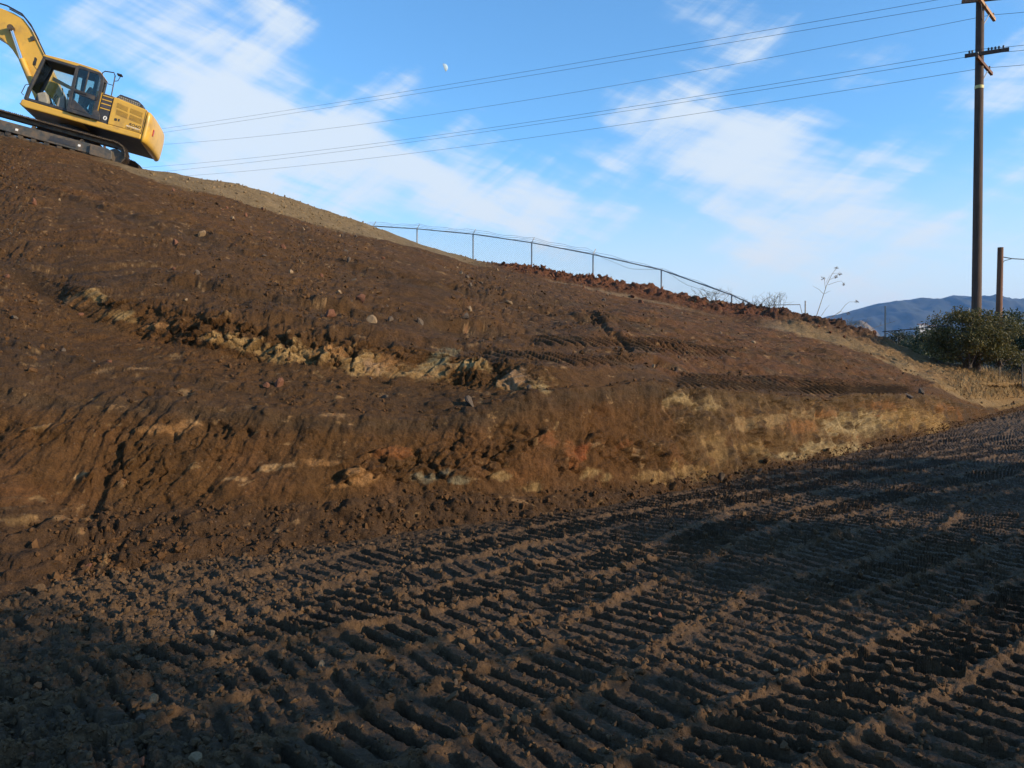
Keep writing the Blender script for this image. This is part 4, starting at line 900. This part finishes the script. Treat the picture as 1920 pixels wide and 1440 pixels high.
m = MB(); p_ = polept(164); m.tube([p_ - Vector((0, 0, .06)), p_ + Vector((0, 0, .06))], .166, 20, False); m.build('warning_band', M['band'], pr)
for py in (20, 52, 97, 126, 153, 240):
    m = MB(); p_ = polept(py); m.tube([p_ + Vector((-.16, -.02, 0)), p_ + Vector((.16, -.02, 0))], .014, 6); m.build('bolt', M['galv'], pr)
pr2, pa2, pb2 = pole_at(1871, 1876, 680, 464, 38, .15, .125, 'utility_pole', 'shorter red-brown wooden pole with a lamp bracket at the frame edge', M['wood2'], 1.5)
m = MB(); q0 = at(1876, 481, 38) - pa2; q1_ = at(1898, 485, 38) - pa2; q2_ = at(1990, 490, 38) - pa2; q3 = at(1875, 500, 38) - pa2
m.tube([q0, q1_, q2_], .022, 6); m.tube([q3, at(1883, 489, 38) - pa2, q1_], .016, 6); m.build('lamp_bracket', M['dark'], pr2)
m = MB(); m.tube([q2_, q2_ + Vector((.25, 0, -.02)), q2_ + Vector((.6, 0, -.06))], [.06, .12, .04], 10); m.build('lamp_head', M['galv'], pr2)
# the next pole of the line, up behind the machine
fb = at(196, 262, 80); pr3 = empty('utility_pole', (fb.x, fb.y, 7.4)); tag(pr3, 'far wooden utility pole hidden behind the excavator', 'utility pole')
m = MB(); m.tube([(0, 0, 0), (0, 0, fb.z - 7.4 + .3)], [.17, .12], 14); m.build('pole', M['wood'], pr3)
for dz in (0, -3.4):
    m = MB(); m.beam(Vector((0, 0, fb.z - 7.4 + dz)) - AD * 1.2, Vector((0, 0, fb.z - 7.4 + dz)) + AD * 1.2, .1, .13); m.build('crossarm', M['wood'], pr3)
def line(pA, pB, sag, label, r=.0085):
    m = MB(); m.tube([pA.lerp(pB, i / 24) - Vector((0, 0, sag * 4 * (i / 24) * (1 - i / 24))) for i in range(25)], r, 5); o = m.build('power_line', M['wire']); return tag(o, label, 'power line', 'overhead lines')
ords = ['topmost overhead line, running from the pole top to the excavator', 'second overhead line from the top, ending at the upper crossarm tip', 'third overhead line from the top, passing behind the pole head', 'fourth overhead line, meeting the pole just above the middle crossarm', 'fifth overhead line, ending at the left tip of the middle crossarm', 'lowest overhead line, meeting the pole below the middle crossarm']
wires = [((1845, -16, 31.1), (1000, 130), (305, 240)), ((1809, 6, 31.8), (1000, 139), (305, 248)), ((1858, 28, 33.4), (1000, 183), (300, 267)),
         ((1838, 92, 31.9), (1000, 230), (300, 309)), ((1812, 107, 31.7), (1000, 236), (325, 318)), ((1847, 127, 32.8), (1000, 259), (380, 325))]
for (a3, mid_, far), lb in zip(wires, ords):
    A = at(*a3); dB = 74 + 0 * far[0]; B = at(far[0], far[1], 72.0); B2 = B + (B - A) * .06
    # sag so that the middle of the span hangs where the photo shows it
    best = (1e9, 0)
    for sg in np.linspace(0, 3, 61):
        for i in range(1, 60):
            t_ = i / 60; p = A.lerp(B2, t_) - Vector((0, 0, sg * 4 * t_ * (1 - t_))); fwd = p.y * math.cos(PITCH) - (p.z - CAMZ) * math.sin(PITCH); X_ = 960 + F * p.x / fwd
            if abs(X_ - mid_[0]) < 18:
                Y_ = 720 - F * ((p.z - CAMZ) * math.cos(PITCH) + p.y * math.sin(PITCH)) / fwd
                e = abs(Y_ - mid_[1]) + abs(X_ - mid_[0]) * .15
                if e < best[0]: best = (e, sg)
    line(A, B2, best[1], lb)
for a3, b3, lb in [((1858, 28, 33.4), (2300, -40, 24), 'overhead line running right from the tan crossarm'), ((1840, 92, 31.9), (2300, 18, 22), 'upper overhead line running right from above the middle crossarm'), ((1874, 98, 31.4), (2300, 28, 22), 'middle overhead line running right from the middle crossarm tip'), ((1849, 127, 32.8), (2300, 62, 23), 'lower overhead line running right from below the middle crossarm')]:
    line(at(*a3), at(*b3), .15, lb)

# ================================================================== chain-link fence on the crest
fp = [(640, 432, 43), (700, 424, 42.5), (782, 429, 42), (887, 439, 41), (997, 455, 39.5), (1112, 477, 38), (1240, 506, 36.5), (1372, 553, 35), (1430, 580, 34.2)]
fb_ = at(782, 429, 42); FE = empty('chain_link_fence', (fb_.x, fb_.y, fb_.z - 1.9)); FO = Vector(FE.location)
tag(FE, 'long chain-link fence with barbed wire arms along the hill crest', 'fence')
tops = [at(*p) - FO for p in fp]; bots = [t_ - Vector((0, 0, 1.75)) for t_ in tops]
for i, t_ in enumerate(tops[1:], 1):
    m = MB(); m.tube([t_ - Vector((0, 0, 2.2)), t_ + Vector((0, 0, .03))], .034, 8); po = m.build('fence_post', M['galv'], FE)
    if 1 <= i <= 5: m = MB(); m.beam(t_, t_ + Vector((.13, .06, .26)), .03, .03); m.build('barb_arm', M['galv'], po)
m = MB(); m.tube(tops, .026, 8); m.build('top_rail', M['galv'], FE)
for k in range(3):
    m = MB(); pts = []
    for i in range(len(tops) - 1):
        for j in range(8):
            t_ = j / 8; dz = (.08 + .08 * k) * (1 if i < 5 else max(.15, 1 - .45 * (i - 4 + t_)))
            pts.append(tops[i].lerp(tops[i + 1], t_) + Vector((.04 * k, .02 * k, dz - .06 * math.sin(math.pi * t_) * (1 if i < 5 else 5.0 * (k == 1)) + .03 * math.sin(i * 3 + j * 1.7 + k))))
    m.tube(pts, .008, 4); m.build('barbed_wire', M['galv'], FE)
m = MB(); NX = 0
for i in range(len(tops) - 1):
    a, b, c_, d_ = tops[i], tops[i + 1], bots[i + 1], bots[i]; Lx = (b - a).length; Hh = 1.75; cell = .105
    n_ = int((Lx + Hh) / cell)
    for s0 in range(n_ + 1):
        for sg in (0, 1):
            x0 = s0 * cell - Hh; t0, t1 = max(0, -x0), min(Hh, Lx - x0)
            if t1 - t0 < .05: continue
            P_ = []
            for t_ in (t0, t1):
                xx = (x0 + t_) / Lx; zz_ = t_ / Hh if sg else 1 - t_ / Hh; P_.append(d_.lerp(c_, xx).lerp(a.lerp(b, xx), zz_))
            m.tube(P_, .0028, 3, False)
m.build('chain_link_mesh', M['galv'], FE)
def lone_post(px, py0, py1, depth, label, r=.035, tilt=0):
    a = at(px, py1, depth); o = empty('fence_post', (a.x, a.y, a.z)); tag(o, label, 'fence post'); m = MB(); top = at(px + tilt, py0, depth) - a
    m.tube([Vector((0, 0, -.7)), top], r, 8); m.build('pipe', M['galv'], o); m = MB(); m.tube([top, top + Vector((0, 0, .02))], r * 1.25, 8); m.build('cap', M['galv'], o); return o
lone_post(1510, 565, 592, 34, 'short thin grey pipe post beside the tall dry weed', .03)
bp_ = empty('bent_rail', tuple(at(1506, 592, 34))); tag(bp_, 'bent grey fence rail lying over near the tall dry weed', 'rail')
m = MB(); b0 = at(1506, 592, 34); m.tube([at(1440, 572, 34.3) - b0, at(1500, 571, 34) - b0, Vector((0, 0, -.1))], .018, 6); m.build('pipe', M['galv'], bp_)
lone_post(1660, 575, 640, 33, 'grey pipe post standing alone in front of the blue mountains', .036)
lone_post(1817, 578, 690, 31.4, 'thin pale pipe post rising out of the round shrub', .022)
cb = tag(MB().tube([at(1655, 622, 33), at(1700, 618, 32), at(1780, 610, 30)], .02, 6).build('rail_pipe', M['dark']), 'dark thin pipe running from the lone post into the shrub', 'pipe')
gr = empty('chain_link_gate', tuple(at(1917, 706, 33))); g0 = at(1917, 706, 33); tag(gr, 'chain-link gate panel beside the dark bushes at the right edge', 'gate')
gt = [at(1874, 655, 33) - g0, at(1917, 655, 33) - g0, at(1990, 655, 33) - g0]; gb_ = [at(1874, 706, 33) - g0, at(1917, 706, 33) - g0, at(1990, 706, 33) - g0]
for a, b in zip(gt, gb_):
    m = MB(); m.tube([b - Vector((0, 0, .4)), a], .03, 8); m.build('gate_post', M['frame_grey'], gr)
m = MB(); m.tube([gt[0].lerp(gb_[0], .55), gt[2].lerp(gb_[2], .55)], .016, 6); m.build('rail', M['frame_grey'], gr)
m = MB(); Lx = (gt[2] - gt[0]).length; Hh = (gt[0] - gb_[0]).length; cell = .1
for s0 in range(int((Lx + Hh) / cell)):
    for sg in (0, 1):
        x0 = s0 * cell - Hh; t0, t1 = max(0, -x0), min(Hh, Lx - x0)
        if t1 - t0 < .05: continue
        m.tube([gb_[0].lerp(gb_[2], (x0 + t_) / Lx).lerp(gt[0].lerp(gt[2], (x0 + t_) / Lx), t_ / Hh if sg else 1 - t_ / Hh) for t_ in (t0, t1)], .003, 3, False)
m.build('chain_link_mesh', M['dark'], gr)

# ================================================================== plants
def leaves(name, cents, rads, n, size, mat, parent, seed, asp=.38, shell=.55):
    r = np.random.default_rng(seed); cents = np.array(cents, float); rads = np.array(rads, float)
    w_ = rads.prod(1) ** (2 / 3); k = r.choice(len(cents), n, p=w_ / w_.sum())
    d = r.normal(size=(n, 3)); d /= np.linalg.norm(d, axis=1, keepdims=True); rad = shell + (1 - shell) * r.random(n) ** .6
    P = cents[k] + d * rads[k] * rad[:, None] * (1 + .12 * r.normal(size=(n, 1)))
    ax = r.normal(size=(n, 3)) + d * .7 + [0, 0, -.25]; ax /= np.linalg.norm(ax, axis=1, keepdims=True)
    sd_ = np.cross(ax, r.normal(size=(n, 3))); sd_ /= np.linalg.norm(sd_, axis=1, keepdims=True); nn = np.cross(ax, sd_)
    L_ = size * r.uniform(.6, 1.3, n)[:, None]
    Vt = np.stack([P, P + ax * L_ * .5 + sd_ * L_ * asp * .5 + nn * L_ * .06, P + ax * L_, P + ax * L_ * .5 - sd_ * L_ * asp * .5 + nn * L_ * .06], 1)
    Fq = np.arange(n * 4).reshape(n, 4); return link(name, mesh_np(name, Vt.reshape(-1, 3), Fq, False), mat, parent)
def shrub(px, py, depth, w, h, label, nleaf, seed, mat='leaf', name='shrub', size=.11, nclump=26, cat='shrub', group=None):
    a = at(px, py, depth); root = empty(name, tuple(a)); tag(root, label, cat, group); r = np.random.default_rng(seed); cs = []; rs = []
    for i in range(nclump):
        th = r.uniform(0, 2 * math.pi); rr_ = math.sqrt(r.random()); zc = r.uniform(.10, .88) * h; k = math.sin(math.pi * min(1, max(.12, zc / h * .85 + .12))) ** .6
        cs.append((rr_ * math.cos(th) * w * .42 * k, rr_ * math.sin(th) * w * .36 * k, zc)); q_ = r.uniform(.10, .2) * w; rs.append((q_, q_ * .9, q_ * r.uniform(.5, .8)))
    leaves('crown', cs, rs, nleaf, size, M[mat], root, seed, shell=.25)
    m = MB()
    for c_ in cs[:16]:
        c_ = Vector(c_); k = Vector((c_.x * .35, c_.y * .35, c_.z * .5)); m.tube([Vector((r.normal() * .05, r.normal() * .05, -.15)), k, c_], [.028 * w / 2.6, .018 * w / 2.6, .006], 5)
    m.build('trunk', M['bark'], root); return root
shrub(1815, 682, 30.6, 3.1, 2.25, 'round green shrub at the foot of the tall utility pole', 15000, 5, size=.11, nclump=34)
shrub(1878, 680, 31, 2.2, 1.7, 'small olive shrub leaning right of the round shrub', 6000, 6, size=.10, nclump=14)
shrub(1926, 706, 36, 4.0, 3.0, 'dark bush behind the chain-link gate', 11000, 8, 'leafdark', size=.13)
shrub(1898, 692, 41, 3.6, 3.0, 'dark green bush behind the shorter pole', 4500, 9, 'leafdark', size=.14)
shrub(1990, 706, 34, 3.0, 2.4, 'dark bush just outside the right frame edge', 3000, 10, 'leafdark', size=.13)
for i, (px, py, dpth, w_, h_, lb) in enumerate([(1745, 700, 52, 4.5, 3.0, 'dark bush beyond the bank, left of the round shrub'), (1712, 690, 60, 4.0, 2.2, 'low dark bush beyond the lone post'), (1768, 690, 75, 6, 4.2, 'taller dark tree behind the round shrub'), (1690, 676, 90, 6, 3.2, 'dull green bush in the valley right of the lone post')]):
    shrub(px, py, dpth, w_, h_, lb, 2600, 20 + i, 'leafdark' if i != 3 else 'woodland', size=.16 + dpth * .0016, nclump=22)
# unseen shrubs added on the shade bank, right of the frame, to dapple the road
protos = []
for sp_n, (px_, py_) in enumerate(((0, 0), (0, 0), (0, 0))):
    o = shrub(1815, 682, 30.6, 3.3, 3.3, 'leafy shrub added out of view to dapple the road with shade', 5200, 60 + sp_n, 'leafdark', 'shade_shrub', .17, 34, group='added shade shrubs'); protos.append(o)
qs = [-4, -2.6, -1.3, -.2, .8, 1.7, 2.5, 6.9, 8.3, 11.3, 13, 14.8, 18.6, 21, 23.6, 26.5, 30]
for k, qv in enumerate(qs):
    src = protos[k % 3]; o = src if k < 3 else src.copy()
    if k >= 3:
        C.objects.link(o)
        for ch in list(src.children):
            c_ = ch.copy(); C.objects.link(c_); c_.parent = o
    pv_ = float(np.interp(qv, [-22, 3.8, 5, 6.9, 15.5, 22.5, 70], [-7.8, -7.8, -8.0, -8.5, -12.3, -15.9, -39]))
    xy = qv * Q2 + pv_ * L2; hb = float(np.interp(qv, q, hq)); top = float(np.interp(qv, [-6, 0, 3, 6, 7, 12, 35], [4.4, 4.8, 4.7, 3.4, 3.6, 3.6, 3.6])) + random.uniform(-.5, .3)
    o.location = (xy[0], xy[1], hb * .75); sz_ = max(.5, (top - hb * .75) / 3.1); o.scale = (sz_ * 1.05, sz_ * 1.05, sz_); o.rotation_euler = (0, 0, random.uniform(0, 6.28))
# tall dry weed and its smaller neighbour
def weed(px, py, depth, stems, label):
    a = at(px, py, depth); root = empty('dry_weed', tuple(a)); tag(root, label, 'weed'); 
    for st_, r0, head in stems:
        m = MB(); m.tube([at(x, y, depth) - a for x, y in st_], [r0 * (1 - .6 * i / (len(st_) - 1)) for i in range(len(st_))], 5); so = m.build('stem', M['dry'], root)
        if head:
            p = at(*st_[-1], depth) - a; leaves('seed_head', [p], [(.07, .07, .05)], 26, .06, M['dry'], so, int(px + p.x * 100), .5, .1)
weed(1531, 592, 33, [([(1531, 592), (1540, 565), (1550, 535), (1560, 514), (1568, 503)], .016, 1), ([(1548, 542), (1546, 528), (1545, 522)], .009, 1), ([(1556, 524), (1566, 520), (1567, 519)], .008, 1), ([(1553, 534), (1570, 528), (1578, 527), (1582, 533)], .008, 1), ([(1544, 551), (1536, 543), (1524, 536)], .009, 0), ([(1546, 551), (1553, 547), (1558, 545)], .008, 0), ([(1560, 514), (1566, 512), (1574, 513)], .007, 1), ([(1549, 530), (1556, 516)], .007, 0)], 'tall thin dry weed with seed heads on the berm')
weed(1552, 600, 33, [([(1552, 598), (1574, 586), (1585, 572), (1592, 566), (1606, 566)], .011, 1), ([(1540, 592), (1548, 580), (1555, 572)], .009, 0), ([(1560, 595), (1575, 584), (1590, 588)], .008, 1)], 'low bent dry weed right of the tall dry weed')
def twigs(px, py, depth, w, h, n, seed, label):
    a = at(px, py, depth); root = empty('dry_brush', tuple(a)); tag(root, label, 'brush'); r = np.random.default_rng(seed); m = MB()
    for i in range(n):
        x0 = r.uniform(-.25, .25) * w; t_ = Vector((x0 + r.normal() * w * .35, r.normal() * w * .2, h * r.uniform(.5, 1.1))); b = Vector((x0, r.normal() * .1, -.2)); k = b.lerp(t_, .5) + Vector((r.normal() * .08, 0, .05))
        m.tube([b, k, t_], [.009, .007, .004], 3, False)
        for j in range(3):
            q_ = k.lerp(t_, r.random()); m.tube([q_, q_ + Vector((r.normal() * .16, r.normal() * .1, r.uniform(.02, .22)))], [.005, .003], 3, False)
    m.build('twigs', M['dry'], root)
twigs(1335, 566, 34, 1.4, .55, 26, 1, 'wispy dry brush at the fence foot where the rail dips'); twigs(1450, 590, 33.4, 1.2, .85, 34, 2, 'taller wispy dry brush left of the bent rail'); twigs(1410, 582, 33.8, 1.0, .5, 20, 3, 'low dry brush at the end of the fence rail'); twigs(1600, 618, 32.5, 1.4, .4, 16, 4, 'sparse dry twigs on the berm below the mountains')
# dry grass on the right bank
gi = rng.choice(len(TT), 6000, p=(lambda q_: q_ / q_.sum())(grassb * area * (PXX > 1560) * (PXX < 2000) * (TT < 7.3) * np.clip(sn1 + .6, .05, 1) * (1 + 3 * (PXX > 1780))))
n = len(gi); P = Gd[gi]; hgt = rng.uniform(.04, .14, n) * (1 + .8 * (PXX[gi] > 1800)); ln = rng.normal(size=(n, 3)) * .35; ln[:, 2] = 1
tip = P + ln * hgt[:, None]; sdv = rng.normal(size=(n, 3)) * .008
me = mesh_np('dry_grass', np.stack([P - sdv, P + sdv, tip], 1).reshape(-1, 3), np.arange(n * 3).reshape(n, 3), False)
tag(link('dry_grass', me, M['grass']), 'short dry yellow grass on the bank at the right', 'grass', None, 'stuff')

# ================================================================== the valley and the mountains
def ridge(name, sky_pts, depth, thick, mat, label, base=-22, nx=420, ny=60, rough=.08, seed=0, ext=(1100, 2700)):
    px = np.linspace(ext[0], ext[1], nx); a = np.array(sky_pts, float); py = np.interp(px, a[:, 0], a[:, 1])
    k = np.ones(5) / 5; py = np.convolve(np.pad(py, 2, mode='edge'), k, 'valid')
    zt = CAMZ + (690 - py) / F * depth; w = np.linspace(-1, 1, ny)
    Wg, Pg = np.meshgrid(w, px, indexing='ij'); D = depth + Wg * thick; X = (Pg - 960) / F * (depth + Wg * thick * .3)
    prof = np.cos(np.clip(np.abs(Wg), 0, 1) * math.pi / 2) ** 1.15
    Hh = (zt - base)[None] * prof + base; n_ = fbm(P3(X.ravel() / thick * 2.2, D.ravel() / thick * 2.2), .5, 6, seed, .55, ridged=True).reshape(X.shape)
    Hh = Hh + n_ * (zt - base)[None] * rough * (np.sin(math.pi * np.clip(np.abs(Wg), 0, 1)) + .25 * (prof > .98) * 0)
    me = mesh_np(name, np.stack([X, D, Hh], -1).reshape(-1, 3), grid_faces(ny, nx), True)
    return tag(link(name, me, mat), label, None, None, 'structure')
M['chap'] = simple('chaparral', (.022, .030, .020), .95, var=.35, vscale=.01, dirt=(.035, .036, .024), dscale=.006, dlev=(.5, .65))
M['hillg'] = simple('wooded_hill', (.035, .042, .022), .95, var=.4, vscale=.03, dirt=(.11, .085, .05), dscale=.02, dlev=(.55, .7))
M['knoll'] = simple('bare_knoll', (.17, .125, .075), .95, var=.25, vscale=.02, dirt=(.06, .06, .035), dscale=.03, dlev=(.55, .62))
ridge('mountain', [(1100, 640), (1400, 622), (1540, 599), (1600, 583), (1650, 571), (1690, 567), (1715, 569), (1735, 564), (1750, 566), (1770, 558), (1795, 559), (1820, 563), (1848, 572), (1872, 565), (1892, 567), (1925, 575), (2000, 570), (2150, 585), (2400, 600), (2700, 620)], 4200, 1300, M['chap'], 'blue hazy mountain range on the horizon', -22, 520, 70, .14, 3)
ridge('foothill', [(1100, 660), (1500, 652), (1560, 640), (1620, 634), (1680, 646), (1720, 650), (1800, 640), (1900, 634), (2000, 640), (2700, 655)], 1500, 420, M['hillg'], 'dark wooded foothills below the mountains', -22, 420, 50, .18, 6)
ridge('bare_knoll', [(1550, 700), (1566, 618), (1584, 608), (1602, 603), (1616, 605), (1634, 620), (1655, 700)], 1700, 160, M['knoll'], 'small bare tan knoll below the mountains', -40, 160, 30, .12, 9, (1555, 1670))
ridge('valley_rise', [(1100, 690), (1560, 672), (1640, 668), (1700, 674), (1800, 668), (1950, 664), (2700, 680)], 420, 170, M['hillg'], 'dark tree-covered rise in the valley', -22, 300, 40, .15, 12)
# trees of the wooded valley, one mass
def wood(name, label, n, d0_, d1_, px0, px1, size, seed, zfun):
    r = np.random.default_rng(seed); D = r.uniform(d0_, d1_, n); px = r.uniform(px0, px1, n); X = (px - 960) / F * D
    per = 34; sz = size * r.uniform(.6, 1.4, n); Z = zfun(px, D)
    d = r.normal(size=(n, per, 3)); d /= np.linalg.norm(d, axis=2, keepdims=True); d[..., 2] = np.abs(d[..., 2]) * .9
    P = np.stack([X, D, Z], -1)[:, None] + d * sz[:, None, None] * r.uniform(.6, 1.0, (n, per, 1)) * [1, 1, .8]
    t1 = r.normal(size=(n, per, 3)); t1 /= np.linalg.norm(t1, axis=2, keepdims=True); t2 = np.cross(d, t1); s = (sz * .36)[:, None, None]
    Vt = np.stack([P - t1 * s, P + t2 * s, P + t1 * s, P - t2 * s], 2).reshape(-1, 3)
    me = mesh_np(name, Vt, np.arange(len(Vt)).reshape(-1, 4), False); return tag(link(name, me, M['woodland']), label, 'woodland', None, 'stuff')
def z_rise(px, D):
    zt = CAMZ + (690 - np.interp(px, [1100, 1560, 1640, 1700, 1800, 1950, 2700], [690, 672, 668, 674, 668, 664, 680])) / F * 420
    return (zt + 22) * np.cos(np.clip(np.abs((D - 420) / 170), 0, 1) * math.pi / 2) ** 1.15 - 22 + .5
wood('valley_trees', 'mass of dark trees filling the valley', 1500, 255, 420, 1480, 2150, 3.2, 4, z_rise)
def z_foot(px, D):
    zt = CAMZ + (690 - np.interp(px, [1100, 1500, 1560, 1620, 1680, 1720, 1800, 1900, 2000], [660, 652, 640, 634, 646, 650, 640, 634, 640])) / F * 1500
    return (zt + 22) * np.cos(np.clip(np.abs((D - 1500) / 420), 0, 1) * math.pi / 2) ** 1.15 - 22 + 1
wood('foothill_trees', 'mass of trees on the foothills', 1300, 1100, 1480, 1500, 2100, 8, 5, z_foot)
for i, (px, py, dpth, w_, lb) in enumerate([(1687, 634, 300, 2.3, 'tiny pale house in the valley right of the lone post'), (1717, 633, 300, 2.0, 'tiny pale shed between the lone post and the shrub'), (1729, 612, 900, 9, 'distant white house high on the foothill left of the shrub'), (1745, 615, 900, 10, 'distant pale building on the foothill nearest the shrub'), (1750, 655, 150, 2.0, 'pale flat roof low behind the round shrub')]):
    a = at(px, py, dpth); hr = empty('house', tuple(a)); tag(hr, lb, 'house'); h_ = w_ * .38
    m = MB(); m.box((-w_ / 2, -w_ * .3, -h_ * 3), (w_ / 2, w_ * .3, h_ * .5)); m.build('wall', M['wall'], hr)
    m = MB(); m.add([(-w_ * .56, -w_ * .38, h_ * .5), (w_ * .56, -w_ * .38, h_ * .5), (w_ * .56, w_ * .38, h_ * .5), (-w_ * .56, w_ * .38, h_ * .5), (-w_ * .56, 0, h_ * .9), (w_ * .56, 0, h_ * .9)], [(0, 1, 5, 4), (2, 3, 4, 5), (0, 4, 3), (1, 2, 5), (3, 2, 1, 0)]); m.build('roof', M['roof'], hr)
    for xx in (-.25, .2):
        m = MB(); m.box((w_ * xx - w_ * .06, -w_ * .305, -h_ * .1), (w_ * xx + w_ * .06, -w_ * .3, h_ * .25)); m.build('window', M['dark'], hr)

# ================================================================== the moon
md = cam_dir(832.5, 127).normalized(); MR = 15000.0; mr_ = MR * 6.4 / F / md.y * 1.0
mc = Vector((0, 0, CAMZ)) + md * MR
ri_, up_ = Vector((1, 0, 0)), None
fw = md; ri_ = fw.cross(Vector((0, 0, 1))).normalized(); up_ = ri_.cross(fw)
ax = (ri_ * math.cos(math.radians(22)) + up_ * math.sin(math.radians(22)) * 1).normalized(); ay = fw.cross(ax).normalized() * -1
# sunlit part only: gibbous lune of the sphere towards the sun side
Vm = []; Fm = []; nu, nv = 22, 26
for i in range(nv + 1):
    th = -math.pi / 2 + math.pi * i / nv
    for j in range(nu + 1):
        ph = math.radians(-2) + (math.radians(90) - math.radians(-2)) * j / nu
        Vm.append(mc + ay * (mr_ * math.sin(th)) + ax * (mr_ * math.cos(th) * math.sin(ph)) - fw * (mr_ * math.cos(th) * math.cos(ph)))
me = mesh_np('moon', np.array([v[:] for v in Vm]), grid_faces(nv + 1, nu + 1), True)
tag(link('moon', me, M['moon']), 'pale daytime half moon in the blue sky', 'moon')

# ================================================================== haze of the valley air
hz = MB(); hz.box((-9000, -9000, -45), (9000, 9000, 480)); ho = hz.build('haze', None)
hm = bpy.data.materials.new('haze_air'); hm.use_nodes = True; t = hm.node_tree
for n_ in list(t.nodes): t.nodes.remove(n_)
oo = t.nodes.new('ShaderNodeOutputMaterial'); pv = t.nodes.new('ShaderNodeVolumePrincipled'); pv.inputs['Color'].default_value = (.24, .50, 1.0, 1); pv.inputs['Density'].default_value = 8.0e-5; pv.inputs['Anisotropy'].default_value = .2
t.links.new(pv.outputs[0], oo.inputs['Volume']); ho.data.materials.append(hm); tag(ho, 'thin blue haze of the valley air', 'haze', None, 'stuff')
